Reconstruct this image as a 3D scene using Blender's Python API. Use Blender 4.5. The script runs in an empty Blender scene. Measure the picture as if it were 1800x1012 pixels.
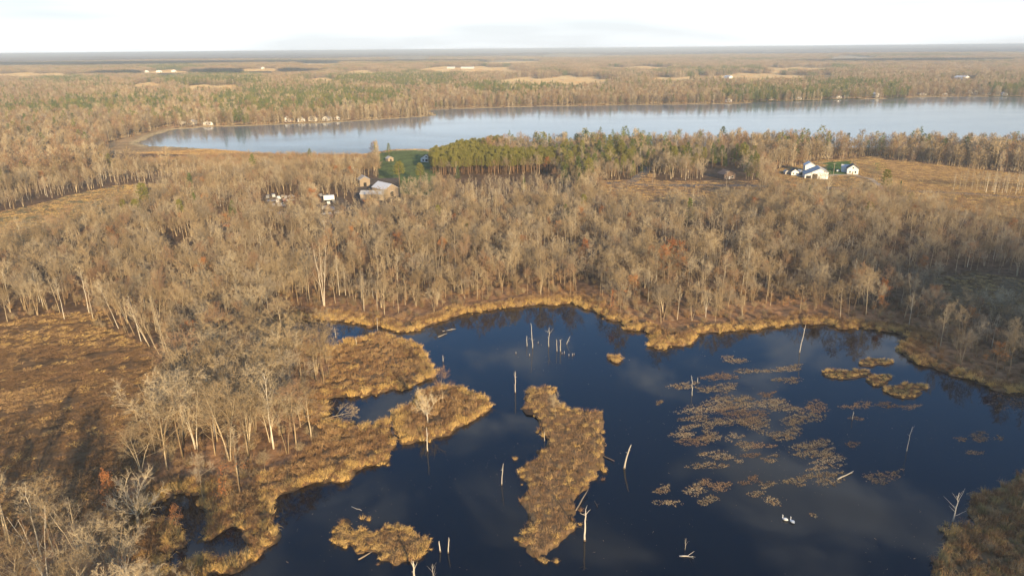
import bpy, math, random
import numpy as np
from mathutils import Vector, Matrix

# ------------------------------------------------------------------ camera, sky, sun, exposure
SC = bpy.context.scene
COL = SC.collection
H = 90.0                      # drone height above the pond, metres
FPX = 1250.0                  # focal length in pixels of the 1800 px wide photograph
PITCH = math.radians(18.57)
ROLL = math.radians(0.54)
SUN_AZ = math.radians(158.5)  # clockwise from +Y: behind the camera, to the right
SUN_EL = math.radians(13.5)

_F = np.array([0, math.cos(PITCH), -math.sin(PITCH)])
_R0 = np.array([1.0, 0, 0]); _U0 = np.array([0, math.sin(PITCH), math.cos(PITCH)])
_R = _R0*math.cos(ROLL) - _U0*math.sin(ROLL)
_U = _U0*math.cos(ROLL) + _R0*math.sin(ROLL)

cam_d = bpy.data.cameras.new('camera'); cam = bpy.data.objects.new('camera', cam_d); COL.objects.link(cam)
cam_d.sensor_width = 36.0; cam_d.lens = 36.0*FPX/1800.0
cam_d.clip_start = 1.0; cam_d.clip_end = 90000
m = Matrix.Identity(4)
for i in range(3):
    m[i][0] = _R[i]; m[i][1] = _U[i]; m[i][2] = -_F[i]
m[0][3], m[1][3], m[2][3] = 0, 0, H
cam.matrix_world = m
SC.camera = cam

SUN = np.array([math.cos(SUN_EL)*math.sin(SUN_AZ), math.cos(SUN_EL)*math.cos(SUN_AZ), math.sin(SUN_EL)])
sl = bpy.data.lights.new('sun', 'SUN'); sl.energy = 5.0; sl.angle = math.radians(0.53); sl.color = (1.0, 0.75, 0.42)
so = bpy.data.objects.new('sun', sl); COL.objects.link(so)
so.rotation_euler = Vector(-SUN).to_track_quat('-Z', 'Y').to_euler()

W = bpy.data.worlds.new('World'); SC.world = W; W.use_nodes = True
nt = W.node_tree; N = nt.nodes; L = nt.links
bg = N['Background']; bg.inputs[1].default_value = 0.11
sky = N.new('ShaderNodeTexSky'); sky.sky_type = 'NISHITA'; sky.sun_disc = False
sky.sun_elevation = SUN_EL; sky.sun_rotation = SUN_AZ; sky.altitude = 300; sky.air_density = 1.0; sky.dust_density = 0.3; sky.ozone_density = 3.5
def wmath(op, a, b=None, c=None, clamp=False):
    n = N.new('ShaderNodeMath'); n.operation = op; n.use_clamp = clamp
    for k, v in enumerate((a, b, c)):
        if v is None: continue
        if isinstance(v, (int, float)): n.inputs[k].default_value = v
        else: L.new(v, n.inputs[k])
    return n.outputs[0]
tc = N.new('ShaderNodeTexCoord'); sx = N.new('ShaderNodeSeparateXYZ'); L.new(tc.outputs['Generated'], sx.inputs[0])
zz = wmath('MAXIMUM', sx.outputs[2], 0.0)
den = wmath('ADD', zz, 0.10)
cx = wmath('DIVIDE', sx.outputs[0], den); cy = wmath('DIVIDE', sx.outputs[1], den)
cv = N.new('ShaderNodeCombineXYZ'); L.new(cx, cv.inputs[0]); L.new(cy, cv.inputs[1])
nz = N.new('ShaderNodeTexNoise'); nz.inputs['Scale'].default_value = 2.6; nz.inputs['Detail'].default_value = 5; nz.inputs['Roughness'].default_value = 0.55
nz.inputs['Distortion'].default_value = 0.4
L.new(cv.outputs[0], nz.inputs['Vector'])
mr = N.new('ShaderNodeMapRange'); mr.interpolation_type = 'SMOOTHSTEP'
mr.inputs[1].default_value = 0.48; mr.inputs[2].default_value = 0.66; mr.inputs[3].default_value = 0.0; mr.inputs[4].default_value = 0.62
L.new(nz.outputs[0], mr.inputs[0])
hz = N.new('ShaderNodeMapRange'); hz.interpolation_type = 'SMOOTHSTEP'      # veil of thin cloud low over the horizon
hz.inputs[1].default_value = 0.0; hz.inputs[2].default_value = 0.40; hz.inputs[3].default_value = 0.96; hz.inputs[4].default_value = 0.0
L.new(zz, hz.inputs[0])
cover = wmath('MAXIMUM', mr.outputs[0], hz.outputs[0])
vr = N.new('ShaderNodeMapRange'); vr.inputs[1].default_value = .38; vr.inputs[2].default_value = .62; vr.inputs[3].default_value = 5.0; vr.inputs[4].default_value = 7.0
nv = N.new('ShaderNodeTexNoise'); nv.inputs['Scale'].default_value = 2.2; nv.inputs['Detail'].default_value = 3; nm = N.new('ShaderNodeMapping'); nm.inputs['Scale'].default_value = (1, 1, 9); L.new(tc.outputs['Generated'], nm.inputs[0]); L.new(nm.outputs[0], nv.inputs['Vector'])
L.new(nv.outputs[0], vr.inputs[0]); vc = N.new('ShaderNodeVectorMath'); vc.operation = 'SCALE'; vc.inputs[0].default_value = (.97, 1.0, 1.03); L.new(vr.outputs[0], vc.inputs['Scale'])
mixc = N.new('ShaderNodeMixRGB'); L.new(vc.outputs[0], mixc.inputs[2])
deep = N.new('ShaderNodeMixRGB'); deep.blend_type = 'MULTIPLY'; deep.inputs[0].default_value = 1; deep.inputs[2].default_value = (.82, 1.08, 1.22, 1); L.new(sky.outputs[0], deep.inputs[1])
L.new(cover, mixc.inputs[0]); L.new(deep.outputs[0], mixc.inputs[1]); L.new(mixc.outputs[0], bg.inputs[0])

vs = SC.view_settings; vs.view_transform = 'Standard'; vs.look = 'None'; vs.gamma = 1; vs.use_curve_mapping = False; vs.exposure = 0.76
cy_ = SC.cycles
cy_.use_denoising = True
cy_.max_bounces = 3; cy_.diffuse_bounces = 1; cy_.glossy_bounces = 2; cy_.transparent_max_bounces = 4; cy_.volume_bounces = 0
cy_.transmission_bounces = 1; cy_.caustics_reflective = False; cy_.caustics_refractive = False

RNG = np.random.default_rng(7)
random.seed(7)

# ------------------------------------------------------------------ pixels and ground
def p2g(px, py, z=0.0):
    px = np.asarray(px, float); py = np.asarray(py, float)
    d = (_F[None]*FPX + (px.reshape(-1, 1)-900)*_R[None] - (py.reshape(-1, 1)-506)*_U[None])
    t = (z-H)/d[:, 2]
    return d[:, :2]*t[:, None]
def g2p(xy, z=0.0):
    xy = np.asarray(xy, float)
    P = np.column_stack([xy, np.zeros(len(xy))+z-H])
    zc = np.maximum(P@_F, 1e-3)
    return 900+FPX*(P@_R)/zc, 506-FPX*(P@_U)/zc
def poly_g(pts):
    a = np.array(pts, float); return p2g(a[:, 0], a[:, 1])
def inside(poly, x, y):
    poly = np.asarray(poly, float); r = np.zeros(len(x), bool)
    x1, y1 = poly[:, 0], poly[:, 1]; x2, y2 = np.roll(x1, -1), np.roll(y1, -1)
    for a, b, c, d in zip(x1, y1, x2, y2):
        if b == d: continue
        k = (b > y) != (d > y)
        r ^= k & (x < (c-a)*(y-b)/(d-b)+a)
    return r
def seg_dist(poly, x, y):
    poly = np.asarray(poly, float); best = np.full(len(x), 1e12)
    q = np.roll(poly, -1, axis=0)
    for (a, b), (c, d) in zip(poly, q):
        vx, vy = c-a, d-b; L2 = vx*vx+vy*vy+1e-9
        t = np.clip(((x-a)*vx+(y-b)*vy)/L2, 0, 1)
        dd = (x-a-t*vx)**2+(y-b-t*vy)**2
        np.minimum(best, dd, out=best)
    return np.sqrt(best)
def sstep(a, b, x):
    t = np.clip((x-a)/(b-a), 0, 1); return t*t*(3-2*t)
def wav(x, y, L_, s):
    k = 2*math.pi/L_
    return (np.sin(k*(x*0.8+y*0.6)+s)+np.sin(k*1.37*(x*-0.5+y*0.86)+s*2.1)+np.sin(k*0.71*(x*0.2-y*0.97)+s*3.3))/3.0
def rough(pts, n=3, amp=0.25, seed=0):
    """break straight runs of an outline (metres) into natural wobble"""
    r = np.random.default_rng(seed); p = np.asarray(pts, float)
    for k in range(n):
        q = np.roll(p, -1, axis=0); ln = np.linalg.norm(q-p, axis=1)
        mid = (p+q)/2+r.normal(0, 1, p.shape)*(np.minimum(ln, 14)*amp*0.5)[:, None]
        p = np.stack([p, mid], 1).reshape(-1, 2)
        keep = np.ones(len(p), bool); keep[1::2] = ln > 1.6
        p = p[keep]
    return p

POND_PX = [(650,576),(690,581),(715,585),(740,578),(770,568),(800,557),(850,547),(900,541),(960,535),(1010,533),(1040,545),(1070,562),(1100,575),(1130,580),
 (1147,590),(1135,608),(1160,614),(1200,609),(1226,597),(1222,588),(1255,583),(1300,581),(1345,576),(1400,571),(1450,569),(1470,578),(1510,575),(1540,580),(1575,585),
 (1600,598),(1588,622),(1600,634),(1640,646),(1670,660),(1720,674),(1800,694),(1900,715),(2050,760),(2050,800),(1930,815),(1800,836),(1740,866),(1700,890),(1690,925),(1660,965),(1640,1000),
 (1625,1060),(1620,1200),(1200,1250),(700,1200),(450,1080),(330,1026),(400,1006),(450,986),(480,957),(486,930),(478,900),(484,872),(520,861),(545,850),(580,846),(622,838),(650,820),(682,800),
 (703,783),(742,776),(790,766),(838,736),(862,713),(856,701),(830,690),(800,680),(785,678),(768,680),(726,702),(696,724),(664,745),(630,754),(592,744),(576,720),(580,700),(640,697),(700,686),(740,672),(766,660),
 (760,648),(750,628),(736,610),(715,598),(690,593),(655,589),(628,598),(602,608),(560,613),(522,602),(506,578),(525,560),(560,561),(600,564),(635,570)]
ISL_E_PX = [(921,687),(940,681),(964,679),(970,697),(997,717),(1028,722),(1060,725),(1062,741),(1056,764),(1062,782),(1056,800),(1061,813),(1050,841),(1034,853),(1024,862),(1014,895),(1001,909),(997,939),
 (981,959),(964,976),(937,979),(915,959),(915,939),(934,922),(925,895),(920,872),(927,855),(915,841),(920,818),(940,794),(962,781),(950,757),(947,741),(929,720),(921,700)]
ISL_F_PX = [(583,926),(596,916),(608,910),(612,926),(622,938),(652,939),(664,933),(683,925),(719,924),(727,936),(739,943),(751,946),(752,964),(742,978),(719,985),(697,994),(687,987),(668,985),(661,969),(641,971),(624,968),(615,956),(582,953)]
POOL1_PX = [(306,877),(327,874),(346,885),(356,907),(355,933),(338,947),(322,950),(318,930),(300,914),(282,917),(272,907),(284,890)]
POOL2_PX = [(320,963),(370,952),(403,931),(418,939),(428,960),(424,974),(370,976),(333,987),(310,985)]
DITCH_PX = [(698,786),(705,781),(691,752),(692,736),(686,736),(684,752)]
LAKE_PX = [(243,252),(262,243),(285,234),(305,228),(360,224),(420,222),(500,219),(560,217),(630,213),(690,209),(740,206),(768,203),(762,198),(735,196),(760,193),(850,190),(930,188),(1000,187),(1100,185),(1200,184),(1290,183),(1340,180),
 (1420,178),(1500,175),(1560,174),(1620,171),(1700,170),(1800,171),(1950,168),(2100,172),(2150,200),(2100,262),(1950,264),(1800,263),(1650,260),(1500,261),(1350,257),(1250,259),(1150,257),(1050,258),(950,262),(880,264),(780,266),(740,263),(690,264),(640,272),(560,274),(480,272),(415,266),(350,261),(300,258),(262,257)]
POND = rough(poly_g(POND_PX), 3, 0.30, 1); ISL_E = rough(poly_g(ISL_E_PX), 2, 0.35, 2); ISL_F = rough(poly_g(ISL_F_PX), 2, 0.35, 3)
def grow(p, k): c = p.mean(0); return c+(p-c)*k
POOL1 = rough(grow(poly_g(POOL1_PX), 1.28), 2, 0.25, 4); POOL2 = rough(grow(poly_g(POOL2_PX), 1.25), 2, 0.25, 5); DITCH = poly_g(DITCH_PX); LAKE = rough(poly_g(LAKE_PX), 2, 0.10, 6)
WATERS = [POND, POOL1, POOL2, DITCH, LAKE]; ISLES = [ISL_E, ISL_F]

def water_sd(x, y):
    """distance to the water's edge, negative in water; 1e4 far away"""
    out = np.full(len(x), 1e4)
    r = np.hypot(x, y); near = r < 330; mid = (r > 380) & (r < 2600)
    if near.any():
        X, Y = x[near], y[near]; d = np.full(len(X), 1e4); ins = np.zeros(len(X), bool)
        for p in (POND, POOL1, POOL2, DITCH): d = np.minimum(d, seg_dist(p, X, Y)); ins |= inside(p, X, Y)
        for p in ISLES: d = np.minimum(d, seg_dist(p, X, Y)); ins &= ~inside(p, X, Y)
        out[near] = np.where(ins, -d, d)
    if mid.any():
        X, Y = x[mid], y[mid]; d = seg_dist(LAKE, X, Y)
        out[mid] = np.where(inside(LAKE, X, Y), -d, d)
    return out
HILL = p2g([1420, 300, 1000], [400, 330, 330])
def ground_z(x, y, sd=None):
    x = np.asarray(x, float); y = np.asarray(y, float)
    if sd is None: sd = water_sd(x, y)
    r = np.hypot(x, y)
    w = sstep(8, 120, sd)
    z = 0.42+w*(.9+.7*wav(x, y, 210, 0.4)+0.35*wav(x, y, 70, 2.0))
    for (hx, hy), hh, s in zip(HILL, (5, 2, 0), (60, 80, 70)):
        z = z+w*hh*np.exp(-((x-hx)**2+(y-hy)**2)/(2*s*s))
    far = sstep(1700, 9000, r)
    z = z+far*(13+13*wav(x, y, 5200, 1.0)+8*wav(x, y, 1900, 2.2))
    z = z+sstep(9000, 24000, r)*(12+12*wav(x, y, 9000, 0.3))
    z = np.where(sd < 0, -0.9*sstep(0, 1.6, -sd)-0.02, z*sstep(-0.3, 1.0, sd)+0.05)
    return z
def gz1(x, y): return float(ground_z(np.array([x]), np.array([y]))[0])
def at(px, py):
    g = p2g([px], [py])[0]; return float(g[0]), float(g[1])
def height_px(px, py, top):
    """height of an upright thing standing at (px,py) whose top shows at row `top`"""
    x, y = at(px, py); d = math.hypot(x, y)
    q = p2g([px], [top])[0]; dq = math.hypot(*q)
    return H*(1-d/dq)

# ------------------------------------------------------------------ materials
def mat(name, c1, c2=None, rough_=0.9, noise=0.0, nscale=1.0, rnd=1.0, spec=0.2, metal=0.0, bump=0.0, bscale=1.0, attr=None):
    """two-tone procedural: each copy gets its own tone between c1 and c2, plus mottling"""
    M = bpy.data.materials.new(name); M.use_nodes = True; t = M.node_tree; n = t.nodes; l = t.links
    b = n['Principled BSDF']; b.inputs['Roughness'].default_value = rough_; b.inputs['Metallic'].default_value = metal
    b.inputs['Specular IOR Level'].default_value = spec
    c2 = c2 or c1
    mx = n.new('ShaderNodeMixRGB'); mx.inputs[1].default_value = (*c1, 1); mx.inputs[2].default_value = (*c2, 1)
    oi = n.new('ShaderNodeObjectInfo')
    tcn = n.new('ShaderNodeTexCoord'); nz = n.new('ShaderNodeTexNoise'); nz.inputs['Scale'].default_value = nscale; nz.inputs['Detail'].default_value = 3
    l.new(tcn.outputs['Object'], nz.inputs['Vector'])
    a = n.new('ShaderNodeMath'); a.operation = 'MULTIPLY'; a.inputs[1].default_value = rnd; l.new(oi.outputs['Random'], a.inputs[0])
    s = n.new('ShaderNodeMath'); s.operation = 'SUBTRACT'; s.inputs[1].default_value = 0.5; l.new(nz.outputs[0], s.inputs[0])
    f = n.new('ShaderNodeMath'); f.operation = 'MULTIPLY_ADD'; f.use_clamp = True; f.inputs[1].default_value = noise*2.5
    l.new(s.outputs[0], f.inputs[0]); l.new(a.outputs[0], f.inputs[2])
    l.new(f.outputs[0], mx.inputs[0]); l.new(mx.outputs[0], b.inputs['Base Color'])
    if bump:
        bn = n.new('ShaderNodeTexNoise'); bn.inputs['Scale'].default_value = bscale; bn.inputs['Detail'].default_value = 5
        l.new(tcn.outputs['Object'], bn.inputs['Vector'])
        bp = n.new('ShaderNodeBump'); bp.inputs['Strength'].default_value = bump; l.new(bn.outputs[0], bp.inputs['Height']); l.new(bp.outputs[0], b.inputs['Normal'])
    return M
MT = {}
MT['bark'] = mat('bark_tan', (0.22, 0.155, 0.09), (0.44, 0.33, 0.195), noise=.5, nscale=.7)
MT['bark_pale'] = mat('bark_pale', (0.45, 0.355, 0.225), (0.6, 0.485, 0.32), noise=.5, nscale=.9)
MT['bark_white'] = mat('bark_white', (0.6, 0.52, 0.39), (0.74, 0.66, 0.52), noise=.6, nscale=1.5)
MT['bark_pine'] = mat('bark_pine', (.24,.14,.08), (.33,.21,.12), noise=.5, nscale=1)
MT['dead'] = mat('bleached_wood', (0.44, 0.39, 0.31), (0.62, 0.56, 0.47), noise=.5, nscale=1.2)
MT['log'] = mat('wet_log', (.13,.09,.06), (.22,.16,.11), noise=.5, nscale=1.2)
MT['twig'] = mat('twig_tan', (0.225, 0.163, 0.092), (0.43, 0.325, 0.19), noise=.3, nscale=.25)
MT['twig_grey'] = mat('twig_grey', (0.225, 0.178, 0.12), (0.4, 0.325, 0.225), noise=.3, nscale=.25)
MT['twig_pale'] = mat('twig_pale', (0.38, 0.3, 0.19), (0.51, 0.41, 0.265), noise=.3, nscale=.25)
MT['twig_red'] = mat('twig_red', (0.24, 0.14, 0.077), (0.37, 0.24, 0.14), noise=.3, nscale=.25)
MT['rust'] = mat('rust_leaf', (.34,.12,.04), (.46,.22,.085), noise=.4, nscale=.4)
MT['needle_gold'] = mat('needle_gold', (0.17, 0.165, 0.035), (0.24, 0.22, 0.055), noise=.4, nscale=.3)
MT['needle'] = mat('needle_green', (0.095, 0.125, 0.034), (0.155, 0.18, 0.05), noise=.4, nscale=.3)
MT['needle_dark'] = mat('needle_dark', (0.06, 0.088, 0.035), (0.1, 0.13, 0.048), noise=.4, nscale=.3)
MT['reed_gold'] = mat('reed_gold', (0.62, 0.395, 0.135), (0.75, 0.515, 0.205), noise=.3, nscale=.5)
MT['reed_tan'] = mat('reed_tan', (0.43, 0.265, 0.118), (0.57, 0.37, 0.178), noise=.3, nscale=.5)
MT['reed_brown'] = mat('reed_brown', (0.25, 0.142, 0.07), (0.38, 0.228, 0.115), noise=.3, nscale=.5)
MT['reed_olive'] = mat('reed_olive', (0.29, 0.23, 0.1), (0.4, 0.32, 0.15), noise=.3, nscale=.5)
MT['russet'] = mat('russet_grass', (0.2, 0.118, 0.058), (0.32, 0.195, 0.095), noise=.3, nscale=.5)
MT['stubble'] = mat('pale_stubble', (.44,.36,.22), (.54,.45,.29), noise=.3, nscale=.1)
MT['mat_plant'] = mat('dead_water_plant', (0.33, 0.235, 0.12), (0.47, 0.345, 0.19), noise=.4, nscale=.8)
MT['peat'] = mat('peat', (.06,.04,.025), (.10,.065,.04), noise=.5, nscale=.4)
MT['brush'] = mat('brush_red', (0.3, 0.18, 0.09), (0.4, 0.26, 0.14), noise=.3, nscale=.4)
MT['white'] = mat('white_paint', (.78,.77,.74), (.84,.83,.80), rough_=.6, noise=.2, nscale=.5)
MT['cream'] = mat('cream_paint', (.62,.56,.45), (.70,.64,.54), rough_=.7, noise=.2, nscale=.5)
MT['roof_grey'] = mat('roof_metal_grey', (0.38, 0.38, 0.38), (0.48, 0.48, 0.48), rough_=.7, noise=.3, nscale=.6, metal=0.0)
MT['roof_white'] = mat('roof_metal_white', (.62,.62,.62), (.72,.72,.72), rough_=.4, noise=.3, nscale=.6, metal=.2)
MT['roof_dark'] = mat('roof_shingle', (.09,.085,.08), (.15,.14,.13), rough_=.8, noise=.5, nscale=1.5)
MT['roof_brown'] = mat('roof_brown', (.17,.12,.09), (.24,.17,.13), rough_=.8, noise=.5, nscale=1.5)
MT['glass'] = mat('window_glass', (.02,.025,.03), rough_=.1, spec=.5)
MT['dark'] = mat('shade_black', (.03,.028,.025), rough_=.9)  # near-black painted as shade inside openings; also colours the trailer chassis
MT['tyre'] = mat('tyre_rubber', (.025,.025,.025), rough_=.8)
MT['wood'] = mat('grey_wood', (.28,.22,.16), (.36,.29,.21), noise=.5, nscale=1)
MT['asphalt'] = mat('asphalt', (.13,.125,.12), (.19,.185,.175), noise=.5, nscale=.15)
MT['gravel'] = mat('gravel', (.30,.26,.21), (.40,.36,.30), noise=.5, nscale=.2)
MT['swan'] = mat('swan_feathers', (.86,.85,.82), rough_=.7)
MT['beak'] = mat('swan_beak', (.02,.02,.02), rough_=.4)
CARC = {'white': (.75,.75,.73), 'silver': (.45,.46,.47), 'blue': (.06,.10,.22), 'red': (.28,.05,.04), 'black': (.03,.03,.035), 'tan': (.36,.30,.22), 'grey': (.20,.20,.21)}
for k, c in CARC.items(): MT['car_'+k] = mat('faded_paint_'+k, c, tuple(v*.8+.03 for v in c), rough_=.4, noise=.4, nscale=.8, spec=.5)

def ground_mat():
    M = bpy.data.materials.new('ground'); M.use_nodes = True; t = M.node_tree; n = t.nodes; l = t.links; b = n['Principled BSDF']
    b.inputs['Roughness'].default_value = 1.0; b.inputs['Specular IOR Level'].default_value = 0.05
    at_ = n.new('ShaderNodeAttribute'); at_.attribute_name = 'soil'
    geo = n.new('ShaderNodeNewGeometry')
    def noise(s, d=6):
        q = n.new('ShaderNodeTexNoise'); q.inputs['Scale'].default_value = s; q.inputs['Detail'].default_value = d; q.inputs['Roughness'].default_value = .65
        l.new(geo.outputs['Position'], q.inputs['Vector']); return q
    a, b2, c = noise(.45), noise(.06), noise(.004, 4)
    mr = n.new('ShaderNodeMapRange'); mr.inputs[1].default_value = .3; mr.inputs[2].default_value = .7; mr.inputs[3].default_value = .55; mr.inputs[4].default_value = 1.5
    l.new(a.outputs[0], mr.inputs[0])
    mr2 = n.new('ShaderNodeMapRange'); mr2.inputs[1].default_value = .3; mr2.inputs[2].default_value = .7; mr2.inputs[3].default_value = .7; mr2.inputs[4].default_value = 1.3
    l.new(b2.outputs[0], mr2.inputs[0])
    mr3 = n.new('ShaderNodeMapRange'); mr3.inputs[1].default_value = .3; mr3.inputs[2].default_value = .7; mr3.inputs[3].default_value = .75; mr3.inputs[4].default_value = 1.25
    l.new(c.outputs[0], mr3.inputs[0])
    m1 = n.new('ShaderNodeMath'); m1.operation = 'MULTIPLY'; l.new(mr.outputs[0], m1.inputs[0]); l.new(mr2.outputs[0], m1.inputs[1])
    m2 = n.new('ShaderNodeMath'); m2.operation = 'MULTIPLY'; l.new(m1.outputs[0], m2.inputs[0]); l.new(mr3.outputs[0], m2.inputs[1])
    vm = n.new('ShaderNodeVectorMath'); vm.operation = 'SCALE'; l.new(at_.outputs['Color'], vm.inputs[0]); l.new(m2.outputs[0], vm.inputs['Scale'])
    l.new(vm.outputs[0], b.inputs['Base Color'])
    bp = n.new('ShaderNodeBump'); bp.inputs['Strength'].default_value = .9; bp.inputs['Distance'].default_value = .5; l.new(a.outputs[0], bp.inputs['Height']); l.new(bp.outputs[0], b.inputs['Normal'])
    return M
MT['ground'] = ground_mat()
def water_mat(name, body, rgh, bump, s1, stretch=1.0):
    M = bpy.data.materials.new(name); M.use_nodes = True; t = M.node_tree; n = t.nodes; l = t.links; b = n['Principled BSDF']
    b.inputs['Base Color'].default_value = (*body, 1); b.inputs['Roughness'].default_value = rgh; b.inputs['IOR'].default_value = 1.4
    geo = n.new('ShaderNodeNewGeometry'); mp = n.new('ShaderNodeMapping'); mp.inputs['Scale'].default_value = (1/stretch, 1, 1); l.new(geo.outputs['Position'], mp.inputs[0])
    q = n.new('ShaderNodeTexNoise'); q.inputs['Scale'].default_value = s1; q.inputs['Detail'].default_value = 3; l.new(mp.outputs[0], q.inputs['Vector'])
    big = n.new('ShaderNodeTexNoise'); big.inputs['Scale'].default_value = .02; big.inputs['Detail'].default_value = 3; l.new(mp.outputs[0], big.inputs['Vector'])
    mr = n.new('ShaderNodeMapRange'); mr.inputs[1].default_value = .35; mr.inputs[2].default_value = .65; mr.inputs[3].default_value = rgh*.8; mr.inputs[4].default_value = rgh*1.25
    l.new(big.outputs[0], mr.inputs[0]); l.new(mr.outputs[0], b.inputs['Roughness'])
    bp = n.new('ShaderNodeBump'); bp.inputs['Strength'].default_value = bump; bp.inputs['Distance'].default_value = .1; l.new(q.outputs[0], bp.inputs['Height']); l.new(bp.outputs[0], b.inputs['Normal'])
    return M
MT['pond'] = water_mat('pond_water', (.002,.0035,.008), .014, .008, 1.2)
MT['lake'] = water_mat('lake_water', (.12,.18,.22), .10, .02, .35, 2.5)

# ------------------------------------------------------------------ object helpers
def tag(o, label=None, cat=None, group=None, kind=None):
    if label: o['label'] = label
    if cat: o['category'] = cat
    if group: o['group'] = group
    if kind: o['kind'] = kind
    return o
def empty(name, loc, rz=0.0):
    o = bpy.data.objects.new(name, None); COL.objects.link(o); o.location = loc; o.rotation_euler = (0, 0, rz); o.empty_display_size = .5; return o
class MB:
    def __init__(s): s.v = []; s.f = []; s.m = []
    def tri(s, a, b, c, k=0):
        i = len(s.v); s.v += [a, b, c]; s.f.append((i, i+1, i+2)); s.m.append(k)
    def sliver(s, p, d, w, k=0):
        d = np.asarray(d); r = RNG.normal(0, 1, 3); sd = np.cross(d, r); sd /= np.linalg.norm(sd)+1e-9
        s.tri(p-sd*w/2, p+sd*w/2, p+d, k)
    def ribbon(s, p, q, w0, w1, k=0):
        d = q-p; r = RNG.normal(0, 1, 3); sd = np.cross(d, r); sd /= np.linalg.norm(sd)+1e-9
        i = len(s.v); s.v += [p-sd*w0/2, p+sd*w0/2, q+sd*w1/2, q-sd*w1/2]; s.f.append((i, i+1, i+2, i+3)); s.m.append(k)
    def tube(s, pts, rad, n=4, k=0, cap=True):
        pts = [np.asarray(p, float) for p in pts]; base = len(s.v)
        for j, p in enumerate(pts):
            d = pts[min(j+1, len(pts)-1)]-pts[max(j-1, 0)]; d = d/(np.linalg.norm(d)+1e-9)
            u = np.cross(d, [0.31, 0.95, 0.05]); u /= np.linalg.norm(u)+1e-9; w = np.cross(d, u)
            for a in range(n):
                t = 2*math.pi*a/n; s.v.append(p+rad[j]*(math.cos(t)*u+math.sin(t)*w))
        for j in range(len(pts)-1):
            for a in range(n):
                b0 = base+j*n+a; b1 = base+j*n+(a+1) % n
                s.f.append((b0, b1, b1+n, b0+n)); s.m.append(k)
        if cap:
            s.f.append(tuple(base+(len(pts)-1)*n+a for a in range(n))); s.m.append(k)
            s.f.append(tuple(base+n-1-a for a in range(n))); s.m.append(k)
    def box(s, x0, x1, y0, y1, z0, z1, k=0):
        i = len(s.v); s.v += [np.array(q, float) for q in ((x0,y0,z0),(x1,y0,z0),(x1,y1,z0),(x0,y1,z0),(x0,y0,z1),(x1,y0,z1),(x1,y1,z1),(x0,y1,z1))]
        for f in ((0,3,2,1),(4,5,6,7),(0,1,5,4),(1,2,6,5),(2,3,7,6),(3,0,4,7)): s.f.append(tuple(i+a for a in f)); s.m.append(k)
    def prism(s, prof, y0, y1, k=0):
        """profile in x,z extruded along y"""
        i = len(s.v); n = len(prof)
        s.v += [np.array((x, y0, z), float) for x, z in prof]+[np.array((x, y1, z), float) for x, z in prof]
        s.f.append(tuple(i+a for a in range(n))); s.m.append(k); s.f.append(tuple(i+2*n-1-a for a in range(n))); s.m.append(k)
        for a in range(n):
            b = (a+1) % n; s.f.append((i+b, i+a, i+n+a, i+n+b)); s.m.append(k)
    def add(s, o):
        i = len(s.v); s.v += o.v; s.f += [tuple(a+i for a in f) for f in o.f]; s.m += o.m
    def mesh(s, name, mats, smooth=False):
        me = bpy.data.meshes.new(name); me.from_pydata([tuple(map(float, p)) for p in s.v], [], s.f)
        for q in (mats if isinstance(mats, (list, tuple)) else [mats]): me.materials.append(q)
        if any(s.m): me.polygons.foreach_set('material_index', s.m)
        if smooth: me.polygons.foreach_set('use_smooth', [True]*len(s.f))
        return me
def link(name, me, parent=None, loc=None):
    o = bpy.data.objects.new(name, me); COL.objects.link(o)
    if parent is not None: o.parent = parent
    if loc is not None: o.location = loc
    return o
def build(mb, name, mats, parent=None, loc=None, smooth=False): return link(name, mb.mesh(name, mats, smooth), parent, loc)

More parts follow.
